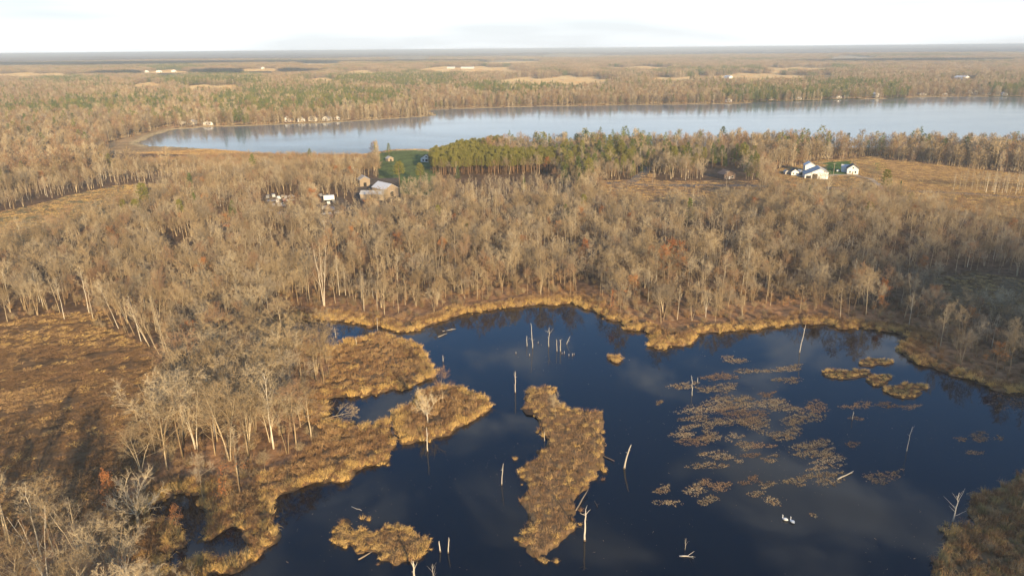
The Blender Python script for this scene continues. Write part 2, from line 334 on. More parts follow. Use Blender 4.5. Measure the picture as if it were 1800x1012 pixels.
def scatter(name, pts, rz, scl, idx, protos, label, cat=None):
    """one mass of uncountable plants: prototypes instanced on points"""
    me = bpy.data.meshes.new(name); n = len(pts)
    me.vertices.add(n); me.vertices.foreach_set('co', np.asarray(pts, np.float32).ravel())
    me.attributes.new('rz', 'FLOAT', 'POINT').data.foreach_set('value', np.asarray(rz, np.float32))
    me.attributes.new('scl', 'FLOAT_VECTOR', 'POINT').data.foreach_set('vector', np.asarray(scl, np.float32).ravel())
    me.attributes.new('idx', 'INT', 'POINT').data.foreach_set('value', np.asarray(idx, np.int32))
    c = bpy.data.collections.new(name+'_kinds')
    for k, pm in enumerate(protos):
        o = bpy.data.objects.new('%s_kind_%02d' % (name, k), pm); c.objects.link(o)
    g = bpy.data.node_groups.new(name, 'GeometryNodeTree'); g.interface.new_socket('Geometry', in_out='INPUT', socket_type='NodeSocketGeometry'); g.interface.new_socket('Geometry', in_out='OUTPUT', socket_type='NodeSocketGeometry')
    n_ = g.nodes; l = g.links
    gi = n_.new('NodeGroupInput'); go = n_.new('NodeGroupOutput'); ip = n_.new('GeometryNodeInstanceOnPoints'); ci = n_.new('GeometryNodeCollectionInfo')
    ci.inputs['Collection'].default_value = c; ci.inputs['Separate Children'].default_value = True; ci.inputs['Reset Children'].default_value = True
    def na(nm, ty):
        q = n_.new('GeometryNodeInputNamedAttribute'); q.data_type = ty; q.inputs[0].default_value = nm; return q.outputs[0]
    cb = n_.new('ShaderNodeCombineXYZ'); l.new(na('rz', 'FLOAT'), cb.inputs[2]); er = n_.new('FunctionNodeEulerToRotation'); l.new(cb.outputs[0], er.inputs[0])
    l.new(gi.outputs[0], ip.inputs['Points']); l.new(ci.outputs[0], ip.inputs['Instance']); ip.inputs['Pick Instance'].default_value = True
    l.new(na('idx', 'INT'), ip.inputs['Instance Index']); l.new(er.outputs[0], ip.inputs['Rotation']); l.new(na('scl', 'FLOAT_VECTOR'), ip.inputs['Scale'])
    l.new(ip.outputs[0], go.inputs[0])
    o = link(name, me); md = o.modifiers.new('scatter', 'NODES'); md.node_group = g
    tag(o, label, cat, kind='stuff'); return o

# ------------------------------------------------------------------ zones (outlines read off the photograph, laid on the ground)
def zone(*pts): return poly_g(pts)
MEADOW = zone((-300,610),(-60,592),(0,588),(60,574),(130,572),(195,582),(240,603),(290,624),(335,648),(345,668),(330,705),(300,768),(256,815),(222,850),(212,888),(150,925),(60,945),(-120,955),(-400,965))
MEADOW2 = zone((-60,592),(0,578),(80,560),(180,553),(200,575),(130,574),(60,576))
R_BIG = zone((655,584),(620,590),(597,600),(583,620),(580,660),(566,690),(588,705),(640,701),(700,691),(740,678),(767,665),(750,627),(736,609),(690,590))
R_LOBE = zone((863,713),(785,672),(765,672),(690,715),(632,742),(602,740),(575,748),(560,772),(530,802),(480,828),(452,842),(434,870),(418,900),(405,925),(300,950),(320,965),(300,1000),(318,1060),(400,1008),(484,960),(487,870),(545,850),(622,838),(703,783),(790,767),(840,737))
R_RIGHT = zone((1800,833),(1740,864),(1700,888),(1690,925),(1660,965),(1640,1000),(1620,1080),(1900,1080),(2000,900),(1950,815))
R_SPIT = zone((1147,588),(1130,612),(1165,618),(1230,600),(1224,586))
NOTREE = [MEADOW, MEADOW2, R_BIG, R_LOBE,
 zone((-200,430),(0,380),(60,368),(130,350),(220,332),(300,330),(290,352),(200,388),(80,425),(-60,470)),
 zone((664,270),(690,262),(770,261),(790,276),(775,296),(765,318),(760,346),(668,346),(664,290)),
 zone((622,345),(636,318),(700,318),(712,372),(625,376)),
 zone((462,352),(528,348),(534,386),(455,388)), zone((556,352),(600,350),(650,385),(655,402),(558,404)), zone((380,395),(420,390),(425,410),(380,415)),
 zone((1050,321),(1110,319),(1120,308),(1150,306),(1150,320),(1330,324),(1345,385),(1210,392),(1065,372)),
 zone((1355,304),(1440,284),(1550,276),(1565,330),(1560,362),(1365,362)),
 zone((1545,282),(1640,292),(1800,308),(2000,318),(2000,425),(1800,405),(1600,388),(1552,350)),
 zone((1640,498),(1700,488),(1800,500),(1950,512),(1950,572),(1800,558),(1700,545),(1645,528)),
 zone((288,432),(345,428),(355,472),(298,478)), zone((400,430),(440,428),(440,450),(405,452)),
 zone((180,254),(250,236),(300,222),(310,226),(240,256),(420,266),(640,273),(640,279),(420,275),(330,273),(190,270)),
 zone((1230,300),(1300,296),(1310,326),(1240,326)), zone((690,316),(980,309),(985,330),(900,338),(690,342)),
 zone((768,258),(862,256),(852,272),(810,274),(775,288)), zone((180,266),(420,272),(660,276),(668,302),(430,312),(200,306)), zone((757,314),(870,310),(975,306),(978,292),(900,289),(858,286),(852,276),(884,270),(884,264),(810,274),(757,294))]
FIELD_FAR = [(980,142,112,6),(1330,135,135,4),(640,128,40,2.5),(1120,120,60,2),(1400,121,60,2),(900,110,70,2),(260,150,30,2.5),(560,140,30,2),(820,123,90,4),(290,129,52,3.5),(460,126,42,3),(60,133,75,2.6),(375,153,52,2.6),(560,114,40,2),(1690,140,30,1.6),(1180,140,40,1.5),(1000,101,60,1.3),(1500,104,40,1.0),(720,104,40,1.2)]
PINE_FAR = [(200,183,72,9),(480,180,115,12),(370,138,75,10),(700,140,95,10),(520,165,85,9),(900,155,85,7),(1390,165,115,9),(1500,150,60,6),(1780,160,45,8),(120,140,60,6),(640,172,60,11),(1570,157,22,5),(1480,120,24,4),(300,118,50,4),(60,190,50,8)]
def _drop(l, k, grow):
    out = []
    for a, b, c, d in l:
        h0 = 86-(a-900)*.0094; top = b-d; bot = h0+(b+d-h0)*k
        if not grow: top = h0+(top-h0)*k
        out.append((a, (top+bot)/2, c, (bot-top)/2))
    return out
FIELD_FAR = _drop(FIELD_FAR, 1.2, True); PINE_FAR = _drop(PINE_FAR, 1.15, False)
PINE_MIX = [(zone((880,250),(950,240),(1120,243),(1150,268),(1140,302),(975,302),(880,262)), .33), (zone((1160,282),(1330,292),(1335,322),(1165,306)), .55), (zone((975,296),(1150,300),(1140,322),(975,335)), .4), (zone((1390,262),(1560,262),(1560,280),(1400,283)), .09), (zone((1580,262),(1800,262),(1800,285),(1600,278)), .07)]
PLANT = zone((757,314),(870,310),(975,306),(978,292),(900,289),(858,286),(852,276),(884,270),(884,264),(810,274),(757,294))

# ------------------------------------------------------------------ terrain
def ell(list_, px, py, k=1.0):
    r = np.zeros(len(px), bool)
    wob = 1+.28*np.sin(px*.11+py*.5)+.2*np.sin(px*.043+1.3)
    for a, b, c, d in list_: r |= ((px-a)/c)**2+((py-b)/d)**2 < k*wob
    return r
def make_terrain():
    fr = np.radians(np.arange(-56, 56.01, .23)); bk = np.radians(np.arange(61, 300, 6.0))
    az = np.concatenate([fr, bk]); na = len(az)
    rr = np.concatenate([[3.0], np.exp(np.linspace(math.log(45), math.log(1600), 430)), np.exp(np.linspace(math.log(1615), math.log(34000), 190))]); nr = len(rr)
    R, A = np.meshgrid(rr, az, indexing='ij'); x = (R*np.sin(A)).ravel(); y = (R*np.cos(A)).ravel(); r = R.ravel()
    sd = water_sd(x, y); z = ground_z(x, y, sd)
    px, py = g2p(np.column_stack([x, y])); front = (np.abs(A.ravel()) < math.radians(57))
    # colours of the soil and low cover itself
    c = np.empty((len(x), 3)); c[:] = (.17,.105,.06)                              # leaf litter
    edge = (sd < 22) & (r < 330); c[edge] = (.36,.20,.10)                         # oak litter at the wood's edge
    def put(mask, col): c[mask] = col
    put(inside(MEADOW, x, y) | inside(MEADOW2, x, y), (.18,.11,.055))
    k = inside(R_BIG, x, y) | inside(R_LOBE, x, y) | inside(R_RIGHT, x, y) | ((sd < 7) & (r < 330)); put(k, (.22,.14,.07))
    put(inside(NOTREE[4], x, y), (.26,.21,.10)); put(inside(NOTREE[5], x, y), (.14,.175,.055))
    for q in (6, 7, 8, 9): put(inside(NOTREE[q], x, y), (.13,.10,.075))
    put(inside(NOTREE[10], x, y), (.24,.165,.10)); put(inside(NOTREE[11], x, y), (.27,.20,.095)); put(inside(NOTREE[12], x, y), (.36,.25,.125)); put(inside(NOTREE[13], x, y), (.20,.135,.07))
    put(inside(NOTREE[16], x, y), (.42,.27,.13))
    put(inside(zone((1450,288),(1495,285),(1500,308),(1452,314)), x, y) | inside(zone((1535,288),(1562,288),(1560,302),(1540,304)), x, y), (.10,.16,.04))
    put(inside(zone((1590,336),(1800,346),(2000,356),(2000,372),(1800,362),(1590,346)), x, y), (.16,.17,.065))
    put((sd > 0) & (sd < 9) & (r > 380) & (r < 2600), (.55,.40,.20))                # pale shore reeds round the lake
    fz = front & (r > 1300)
    put(fz & (r > 5200), (.27,.225,.18))
    put(fz & ell(PINE_FAR, px, py), (.08,.085,.04))
    gold = fz & ell(FIELD_FAR, px, py); put(gold, (.44,.35,.21))
    put(sd < -.1, (.03,.025,.02))
    # rough canopy of woods too far off to tell the trees apart
    can = front & (r > 5600) & ~gold
    z[can] += RNG.uniform(2, 15, can.sum())*np.clip((r[can]-5600)/1500, 0, 1)
    lo = (r < 320) & (sd > .5); z[lo] += RNG.normal(0, .06, lo.sum())
    me = bpy.data.meshes.new('ground'); nv = len(x)
    me.vertices.add(nv); me.vertices.foreach_set('co', np.column_stack([x, y, z]).astype(np.float32).ravel())
    I = np.arange(nv).reshape(nr, na); J = np.roll(I, -1, axis=1)
    q = np.stack([I[:-1], I[1:], J[1:], J[:-1]], -1).reshape(-1, 4)
    nq = len(q); me.loops.add(nq*4); me.loops.foreach_set('vertex_index', q.ravel().astype(np.int32)); me.polygons.add(nq)
    me.polygons.foreach_set('loop_start', np.arange(0, nq*4, 4, dtype=np.int32)); me.polygons.foreach_set('loop_total', np.full(nq, 4, np.int32))
    me.polygons.foreach_set('use_smooth', np.ones(nq, bool)); me.update(calc_edges=True)
    a = me.attributes.new('soil', 'FLOAT_COLOR', 'POINT'); a.data.foreach_set('color', np.column_stack([c, np.ones(nv)]).astype(np.float32).ravel())
    me.materials.append(MT['ground']); o = link('ground', me); tag(o, 'rolling ground of leaf litter, marsh and fields', kind='structure')
    return o
make_terrain()
def sheet(name, x0, x1, y0, y1, z, mt, label):
    b = MB(); n = 12
    for i in range(n+1):
        for j in range(n+1): b.v.append(np.array((x0+(x1-x0)*i/n, y0+(y1-y0)*j/n, z)))
    for i in range(n):
        for j in range(n): a = i*(n+1)+j; b.f.append((a, a+n+1, a+n+2, a+1)); b.m.append(0)
    return tag(build(b, name, mt), label, kind='structure')
sheet('pond_water', -150, 330, 5, 330, 0.0, MT['pond'], 'still dark pond mirroring blue sky and cloud')
sheet('lake_water', -1400, 3000, 480, 2600, 0.0, MT['lake'], 'pale blue lake beyond the woods')

# ------------------------------------------------------------------ plant shapes
def unit(v): v = np.asarray(v, float); return v/(np.linalg.norm(v)+1e-9)
def bare(seed, h, spread=.30, base=.38, stems=1, r0=.20, limbs=9, sub=6, tw=7, fine=5, wob=.03, twl=1.0, upright=.75, leaf=None, tww=.05):
    """bare broadleaved tree: returns (trunk, crown)"""
    global RNG
    RNG = np.random.default_rng(seed); R = RNG
    T, C = MB(), MB(); tips = []
    limbs_l = []
    for s in range(stems):
        a = R.uniform(0, 6.28); lean = (0 if stems == 1 else .16)+abs(R.normal(0, .04)); top = h*(R.uniform(.86, .97) if s else .95)
        pts = []; n = 7; x0 = np.array([math.cos(a), math.sin(a), 0])*(.25 if stems > 1 else 0)
        for j in range(n+1):
            t = j/n; pts.append(x0+np.array([math.cos(a)*lean*h*t**1.4, math.sin(a)*lean*h*t**1.4, top*t-.15*(j == 0)])+np.array([R.normal(0, wob*h*.4), R.normal(0, wob*h*.4), 0])*t*(.6 if j < n else .3))
        rad = [(r0*(1-.86*(j/n)**.9))*(1.35 if j == 0 else 1)*(.8 if stems > 1 else 1) for j in range(n+1)]
        T.tube(pts, rad, 5)
        for i in range(limbs if stems == 1 else max(4, int(limbs*.65))):
            t = base+(1-base)*((i+.5)/limbs*(1 if stems == 1 else 1.5)+R.uniform(-.04, .04)); t = min(max(t, base*.9), .985)
            jf = t*n; j = min(int(jf), n-1); p = pts[j]+(pts[j+1]-pts[j])*(jf-j)
            az = a+i*2.4+R.uniform(-.5, .5); inc = R.uniform(.8, 1.15)*(1-upright*.30)*(1.62-1.0*t)
            d = np.array([math.cos(az)*math.sin(inc), math.sin(az)*math.sin(inc), math.cos(inc)])
            ln = h*spread*(1.35-.85*(t-base)/(1-base+1e-6))*R.uniform(.8, 1.15)
            limbs_l.append((p, unit(d), ln, max(.03, r0*.42*(1.1-t*.8))))
    for p, d, ln, r in limbs_l:
        q = [p]; dd = d.copy()
        for j in range(3):
            dd = unit(dd+np.array([0, 0, .22*upright])+R.normal(0, .14, 3)); q.append(q[-1]+dd*ln/3)
        T.tube(q, [r, r*.75, r*.5, r*.22], 3, cap=False)
        for i in range(sub):
            t = .28+.72*(i+R.uniform(.2, .8))/sub; jf = t*3; j = min(int(jf), 2); b = q[j]+(q[j+1]-q[j])*(jf-j)
            d2 = unit(unit(q[j+1]-q[j])*.9+R.normal(0, .55, 3)+np.array([0, 0, .25*upright])); l2 = ln*R.uniform(.32, .55)*(1.15-.45*t)
            e = b+d2*l2; C.ribbon(b, e, r*.62, .02, 0)
            for m_ in range(tw):
                t3 = .2+.8*(m_+R.uniform(0, 1))/tw; b3 = b+(e-b)*t3; d3 = unit(d2*.8+R.normal(0, .55, 3)+np.array([0, 0, .15])); l3 = l2*R.uniform(.35, .7)*twl
                e3 = b3+d3*l3; C.ribbon(b3, e3, .045, .02, 0); tips.append(e3)
                for f_ in range(fine):
                    b4 = b3+(e3-b3)*R.uniform(.15, 1); d4 = unit(d3*.8+R.normal(0, .6, 3)); C.sliver(b4, d4*l3*R.uniform(.45, .95), tww, 0)
    if leaf:
        n_l, sz, frac = leaf
        for i in range(n_l):
            e = tips[R.integers(len(tips))]+R.normal(0, .35, 3)
            if frac < 1 and e[2] > h*frac: continue
            d1 = unit(R.normal(0, 1, 3))*sz; C.sliver(e, d1, sz*.9, 1)
    return T, C
def dead_oak(seed, h):
    global RNG
    RNG = np.random.default_rng(seed); R = RNG; T, C = MB(), MB()
    T.tube([(0,0,-.2),(.1,0,h*.16),(0,.1,h*.34)], [.45,.36,.32], 7)
    def br(p, d, ln, r, lev):
        q = [p]; dd = d
        for j in range(4): dd = unit(dd+R.normal(0, .2, 3)+np.array([0,0,.10])); q.append(q[-1]+dd*ln/4)
        (T if lev < 1 else C).tube(q, [r, r*.85, r*.7, r*.5, r*.18], 5 if lev < 2 else 3, cap=False)
        if lev < 3:
            for i in range((7, 6, 5)[lev]):
                t = R.uniform(.35, 1); jf = t*4; j = min(int(jf), 3); b = q[j]+(q[j+1]-q[j])*(jf-j)
                br(b, unit(unit(q[j+1]-q[j])*.7+R.normal(0, .6, 3)+np.array([0,0,.2])), ln*R.uniform(.38, .6), r*.5, lev+1)
    for i in range(6):
        a = i*1.047+R.uniform(-.3, .3); inc = R.uniform(.35, .95); br(np.array((0, .1, h*R.uniform(.2, .3))), np.array([math.cos(a)*math.sin(inc), math.sin(a)*math.sin(inc), math.cos(inc)]), h*R.uniform(.5, .66), .20, 0)
    return T, C
def pine(seed, h, kind):
    global RNG
    RNG = np.random.default_rng(seed); R = RNG; T, C = MB(), MB()
    T.tube([(0,0,-.2),(R.normal(0,.1),R.normal(0,.1),h*.5),(0,0,h*.97)], [.2,.14,.03], 5)
    lo = {'red': .45, 'white': .18, 'spruce': .06}[kind]; n = {'red': 38, 'white': 44, 'spruce': 60}[kind]
    for i in range(n):
        t = lo+(1-lo)*(i+.5)/n; z = h*t; u = (t-lo)/(1-lo); a = i*2.4+R.uniform(-.4, .4)
        if kind == 'red': ln = h*.17*math.sqrt(max(.03, 1-(u*1.08-.25)**2*1.35)); dz = .25
        elif kind == 'white': ln = h*.24*(1-u)**.7*R.uniform(.6, 1.15)+.4; dz = .12
        else: ln = h*.17*(1-u)*R.uniform(.85, 1.1)+.2; dz = -.18
        d = unit((math.cos(a), math.sin(a), dz)); p = np.array((0, 0, z)); e = p+d*ln; C.ribbon(p, e, .07, .03, 0)
        m_ = 6 if kind != 'spruce' else 5
        for j in range(m_):
            b = p+d*ln*(.3+.7*(j+R.uniform(0, .9))/m_)
            for k in range(8):
                d2 = unit(d*.4+R.normal(0, .7, 3)+np.array((0, 0, .35 if kind != 'spruce' else -.1))); C.sliver(b+R.normal(0, .12, 3), d2*R.uniform(.5, 1.0), .26, 1)
    return T, C
def low_bare(seed, h, w, n=64, tw=.30, tr=.13, base=.30):
    """the same tree as seen from far off"""
    global RNG
    RNG = np.random.default_rng(seed); R = RNG; T, C = MB(), MB(); T.tube([(0,0,-.2),(R.normal(0,.3),R.normal(0,.3),h*.55),(0,0,h*.92)], [tr,tr*.7,.03], 3)
    for i in range(n):
        t = base+(1-base)*R.uniform(0, 1)**.8; u = (t-base)/(1-base); a = R.uniform(0, 6.28); rr = w*math.sqrt(max(.05, 1-(u*1.15-.35)**2*1.5))
        e = np.array((math.cos(a)*rr*R.uniform(.5, 1), math.sin(a)*rr*R.uniform(.5, 1), h*t)); p = np.array((0, 0, h*(t-.17)))
        C.ribbon(p, e, .09, .04)
        for k in range(5): C.sliver(p+(e-p)*R.uniform(.4, 1), unit((e-p)/(np.linalg.norm(e-p)+.01)*.7+R.normal(0, .5, 3)+np.array((0,0,.25)))*R.uniform(.9, 1.9), tw, 0)
    for i in range(22):
        a = R.uniform(0, 6.28); C.sliver(np.array((math.cos(a)*w*R.uniform(.2, 1), math.sin(a)*w*R.uniform(.2, 1), -.1)), np.array((R.normal(0, .5), R.normal(0, .5), R.uniform(1.2, 4.5))), .35, 0)
    return T, C
def low_pine(seed, h, w, shape=1.0):
    global RNG
    RNG = np.random.default_rng(seed); R = RNG; T, C = MB(), MB(); T.tube([(0,0,-.2),(0,0,h*.95)], [.16,.03], 3)
    for i in range(190):
        t = .25+.75*R.uniform(0, 1); u = (t-.25)/.75; rr = w*((1-u)**.6 if shape > .5 else math.sqrt(max(.05, 1-(u*1.1-.3)**2*1.4)))+.2; a = R.uniform(0, 6.28); q = R.uniform(.35, 1)
        b = np.array((math.cos(a)*rr*q, math.sin(a)*rr*q, h*t)); C.sliver(b, unit((math.cos(a)*.6, math.sin(a)*.6, .6)+R.normal(0, .5, 3))*R.uniform(.8, 1.6), .6, 0)
    return T, C
def tussock(seed, r, h, n, w=.05):
    global RNG
    RNG = np.random.default_rng(seed); R = RNG; B = MB()
    for i in range(n):
        a = R.uniform(0, 6.28); q = r*math.sqrt(R.uniform(0, 1)); p = np.array((math.cos(a)*q*.7, math.sin(a)*q*.7, -.05)); out = np.array((math.cos(a)*q, math.sin(a)*q, 0))
        d = np.array((0, 0, h*R.uniform(.6, 1.05)))+out*R.uniform(.4, 1.1)+R.normal(0, .12*h, 3); B.sliver(p, d, w*R.uniform(.8, 1.5), 0)
        if R.uniform() < .5: B.sliver(p+d*.8, np.array((out[0]*.8+R.normal(0,.1), out[1]*.8+R.normal(0,.1), -.25*h)), w*.9, 0)
    return B
def brush(seed, h, n=70):
    global RNG
    RNG = np.random.default_rng(seed); R = RNG; B = MB()
    for i in range(n):
        p = np.array((R.normal(0, .35), R.normal(0, .35), -.05)); d = unit((R.normal(0, .45), R.normal(0, .45), 1)); ln = h*R.uniform(.4, 1); B.sliver(p, d*ln, .06)
        for k in range(3): B.sliver(p+d*ln*R.uniform(.3, .9), unit(d+R.normal(0, .6, 3))*ln*.4, .05)
    return B
class Kind:
    """trunk and crown meshes for single trees, joined mesh for the mass"""
    def __init__(s, name, tc, mt, mc, nom=None):
        T, C = tc; mc = mc if isinstance(mc, list) else [mc]
        if nom:
            f = nom/max(p[2] for p in C.v)
            for q in (T, C): q.v = [p*f for p in q.v]
        s.trunk = T.mesh(name+'_trunk', mt, True); s.crown = C.mesh(name+'_crown', mc)
        J = MB(); J.add(T); C2 = MB(); C2.v = C.v; C2.f = C.f; C2.m = [k+1 for k in C.m]; J.add(C2); s.full = J.mesh(name, [mt]+mc); s.h = max(p[2] for p in C.v)
B_, P_, WH = MT['bark'], MT['bark_pale'], MT['bark_white']
K = {}
K['bare'] = [Kind('bare_tree', bare(10+i, 18, spread=(.40,.39,.33,.39,.38,.36,.30,.38)[i], base=(.32,.28,.38,.30,.36,.26,.42,.30)[i], stems=(1,2,1,3,1,2,1,1)[i], upright=(.75,.9,.8,.95,.6,.8,.9,.7)[i], r0=.19),
            (B_, B_, B_, P_, B_, B_, P_, B_)[i], MT[('twig','twig_grey','twig','twig','twig_grey','twig_pale','twig','twig_red')[i]], 17) for i in range(8)]
K['aspen'] = [Kind('aspen_tree', bare(40+i, 19, spread=(.15,.17,.13,.16)[i], base=(.5,.45,.55,.4)[i], stems=(1,1,1,2)[i], upright=.85, r0=.16, limbs=9, sub=5, tw=5, fine=4, wob=.035), (P_, WH, B_, P_)[i], MT[('twig_pale','twig_pale','twig','twig_grey')[i]], 17) for i in range(4)]
K['oak'] = [Kind('rust_oak', bare(60+i, 15, spread=.30, base=.25, upright=.6, r0=.2, limbs=10, sub=5, tw=5, fine=2, leaf=(1100,.34,(1,.62,1)[i])), B_, [MT['twig'], MT['rust']], 14) for i in range(3)]
K['pine'] = [Kind('red_pine', pine(70, 17, 'red'), MT['bark_pine'], [MT['bark_pine'], MT['needle_gold']]), Kind('red_pine', pine(71, 18, 'red'), MT['bark_pine'], [MT['bark_pine'], MT['needle_gold']]),
             Kind('white_pine', pine(72, 20, 'white'), MT['bark_pine'], [MT['bark_pine'], MT['needle']]), Kind('white_pine', pine(73, 18, 'white'), MT['bark_pine'], [MT['bark_pine'], MT['needle']]),
             Kind('spruce', pine(74, 16, 'spruce'), MT['bark_pine'], [MT['bark_pine'], MT['needle_dark']]), Kind('spruce', pine(75, 14, 'spruce'), MT['bark_pine'], [MT['bark_pine'], MT['needle']])]
K['low'] = [Kind('bare_tree_far', low_bare(80+i, 16, (5.0,4.2,5.6,3.8,2.5,2.8)[i], tw=.20), (B_, P_, B_, P_, WH, P_)[i], MT[('twig','twig_grey','twig_red','twig','twig_pale','twig_pale')[i]]) for i in range(6)]
K['lowpine'] = [Kind('pine_far', low_pine(90, 17, 2.9, 0), MT['bark_pine'], MT['needle_gold']), Kind('pine_far', low_pine(91, 19, 3.2, 1), MT['bark_pine'], MT['needle']), Kind('pine_far', low_pine(92, 16, 2.6, 1), MT['bark_pine'], MT['needle_dark'])]
TUS = {k: [tussock(s+i, .55, 1.15, 52).mesh('tussock', MT[k]) for i in range(3)] for k, s in (('reed_gold',100),('reed_tan',110),('reed_brown',120),('reed_olive',130))}
TUSL = [x for k in ('reed_gold','reed_tan','reed_brown','reed_olive') for x in TUS[k]]

# ------------------------------------------------------------------ single trees
def one_tree(name, kind, x, y, s, rz, label, cat, group=None, lean=0.0, lean_az=0.0, z=None, sxy=None):
    z = gz1(x, y) if z is None else z
    e = empty(name, (x, y, z-.05)); e.scale = (sxy or s, sxy or s, s)
    M = Matrix.Rotation(lean, 3, Vector((-math.sin(lean_az), math.cos(lean_az), 0)))@Matrix.Rotation(rz, 3, 'Z')
    e.rotation_euler = M.to_euler(); tag(e, label, cat, group)
    link('trunk', kind.trunk, e); link('crown', kind.crown, e); return e
HEROES = []   # (x, y, clear radius)
def hero(px, py, top, name, kind, label, cat='tree', group=None, lean=0., laz=0., wide=1.0, rz=None):
    x, y = at(px, py); h = height_px(px, py, top); s = h/kind.h
    HEROES.append((x, y)); return one_tree(name, kind, x, y, s, random.uniform(0, 6.28) if rz is None else rz, label, cat, group, lean, laz, sxy=s*wide)
KB, KA, KO, KP = K['bare'], K['aspen'], K['oak'], K['pine']
D_OAK = [Kind('dead_oak', dead_oak(201, 13), MT['bark_pale'], MT['bark_pale']), Kind('dead_oak', dead_oak(202, 13), MT['dead'], MT['bark_pale'])]
BIRCH = Kind('white_birch', bare(205, 14, spread=.2, base=.3, stems=3, upright=.9, r0=.16, sub=4, tw=4, fine=2), WH, MT['twig_red'])
hero(245,926,838,'dead_oak',D_OAK[0],'gnarled bare oak with thick leafless limbs beside the small dark pools',wide=1.0)
hero(226,1020,928,'dead_oak',D_OAK[1],'bleached broken-topped oak with stubby limbs, in front of the gnarled oak',wide=.8)
hero(84,1030,888,'white_birch',BIRCH,'white forked birch with reddish twigs in the thicket below the meadow',wide=.8)
hero(203,912,822,'rust_oak',KO[0],'small narrow rust-leaved tree next to the gnarled bare oak',wide=.75)
hero(313,938,886,'rust_oak',KO[0],'low rust-leaved shrub tree leaning over the small dark pool',wide=1.0)
hero(423,874,772,'bare_tree',KO[1],'tree keeping a few rust leaves low down, by the reed bank')
hero(358,884,788,'bare_tree',KB[4],'slim twin-trunked bare tree at the head of the small pool',wide=.8)
hero(346,792,682,'white_birch',BIRCH,'tall white birch clump standing at the grove edge above dark meadow shade',wide=.9)
hero(405,812,652,'bare_tree',KB[3],'tallest wide fan-crowned bare tree in the grove between meadow and pond',wide=1.0)
hero(506,801,690,'bare_tree',KB[5],'pale multi-stemmed bare tree at the edge of the reed lobe')
hero(548,776,668,'bare_tree',KB[6],'pale full-crowned bare tree beside the fallen tree and blue pool',wide=1.25)
hero(466,830,788,'bare_tree',KB[0],'little bare tree among the reeds under the grove')
hero(567,666,580,'bare_tree',KB[0],'pale bare tree standing alone at the edge of the round reed marsh',wide=.95)
hero(580,662,602,'bare_tree',KA[2],'thin bare sapling next to the lone pale tree by the round reed marsh')
hero(778,713,642,'bare_tree',KB[7],'reddish fine-twigged bare tree on the reed point',wide=.85)
hero(752,746,681,'dead_oak',D_OAK[1],'dead forked tree on the reed point, beside the reddish tree',wide=.75)
hero(977,737,692,'bare_tree',KB[5],'small pale bare tree on the long reed island')
hero(1793,905,800,'bare_tree',KB[4],'grey bare tree in the shade on the reedy bank opposite the swans',wide=.9)
hero(1180,482,424,'rust_oak',KO[0],'bright orange round-crowned oak deep in the bare wood',wide=1.9)
hero(362,503,455,'rust_oak',KO[0],'bright orange narrow oak in the bare wood behind the meadow',wide=1.1)
hero(368,585,545,'rust_oak',KO[2],'orange oak among white stems above the leaning aspens')
hero(331,592,562,'rust_oak',KO[0],'yellow-orange low oak next to the leaning aspens',wide=.9)
hero(532,640,580,'rust_oak',KO[2],'dull pink-brown oak behind the lone pale tree')
hero(1090,556,476,'rust_oak',KO[1],'bare-topped tree with orange lower leaves on the pond shore',wide=.8)
hero(648,385,352,'rust_oak',KO[0],'orange oak beside the low metal-roofed barn',wide=1.3)
hero(1240,560,498,'dead_tree',D_OAK[1],'white dead tree with crooked top on the pond shore',wide=.4)
hero(1325,432,378,'dead_tree',D_OAK[0],'white forked dead tree rising above the bare wood',wide=.45)
hero(352,575,528,'dead_tree',D_OAK[1],'white broken-topped dead tree rising beside the orange oak',wide=.4)
hero(570,540,423,'white_birch',BIRCH,'white dead-topped birch in the wood behind the inlet',wide=.5)
for i in range(17):   # leaning aspens along the meadow's edge
    t = i/16; px = 200+150*t+random.uniform(-5, 5); py = 578+92*t**1.1+random.uniform(-6, 3)
    hero(px, py, py-random.uniform(72, 96), 'leaning_aspen', KA[random.choice((0, 1, 2))], 'pale aspen leaning out over the golden meadow', group='leaning aspens along the meadow edge', lean=random.uniform(.14, .34), laz=random.uniform(2.6, 3.5), wide=.85)
for i, (px, py, tp) in enumerate([(20,545,478),(40,540,482),(78,548,480),(115,568,490),(158,556,468),(165,566,492),(72,540,470)]):
    hero(px, py, tp, 'aspen_tree', KA[1], 'white-stemmed tree where the wood meets the top of the golden meadow', group='white stems above the meadow')
# big pines that stand out round the lawn and farm
for px, py, tp, k, w, lb in [(703,330,286,0,1.5,'broad bright green pine in front of the lawn'),(740,330,290,1,1.25,'second broad green pine in front of the lawn, next to the plantation corner'),(805,318,295,4,1.4,'dark round spruce in front of the plantation face'),(684,275,252,3,1.2,'dark pine beside the lake lawn'),
    (546,285,262,2,1.3,'lone green pine on the low shore amid bare trees'),(1563,330,314,5,1.5,'small dark conifer at the corner of the tan field'),(1580,345,322,4,.9,'narrow conifer by the road verge at the tan field'),(945,398,372,2,1.2,'green pine by itself deep in the bare wood'),(925,390,372,5,1.0,'little spruce deep in the bare wood'),(1268,262,222,2,1.4,'flat-topped pine standing above the lakeside wood')]:
    hero(px, py, tp, 'pine_tree', KP[k], lb, wide=w)
hx = np.array(HEROES)

# fallen tree
def fallen(px, py, az, kind, s, label):
    x, y = at(px, py); e = empty('fallen_tree', (x, y, gz1(x, y)+.3)); e.scale = (s, s, s)
    e.rotation_euler = (Matrix.Rotation(az, 3, 'Z')@Matrix.Rotation(math.radians(84), 3, 'Y')).to_euler(); tag(e, label, 'fallen tree'); link('trunk', kind.trunk, e); link('crown', kind.crown, e)
fallen(562,742,.25,KB[6],.62,'fallen bare tree lying with its crown over the blue pool')

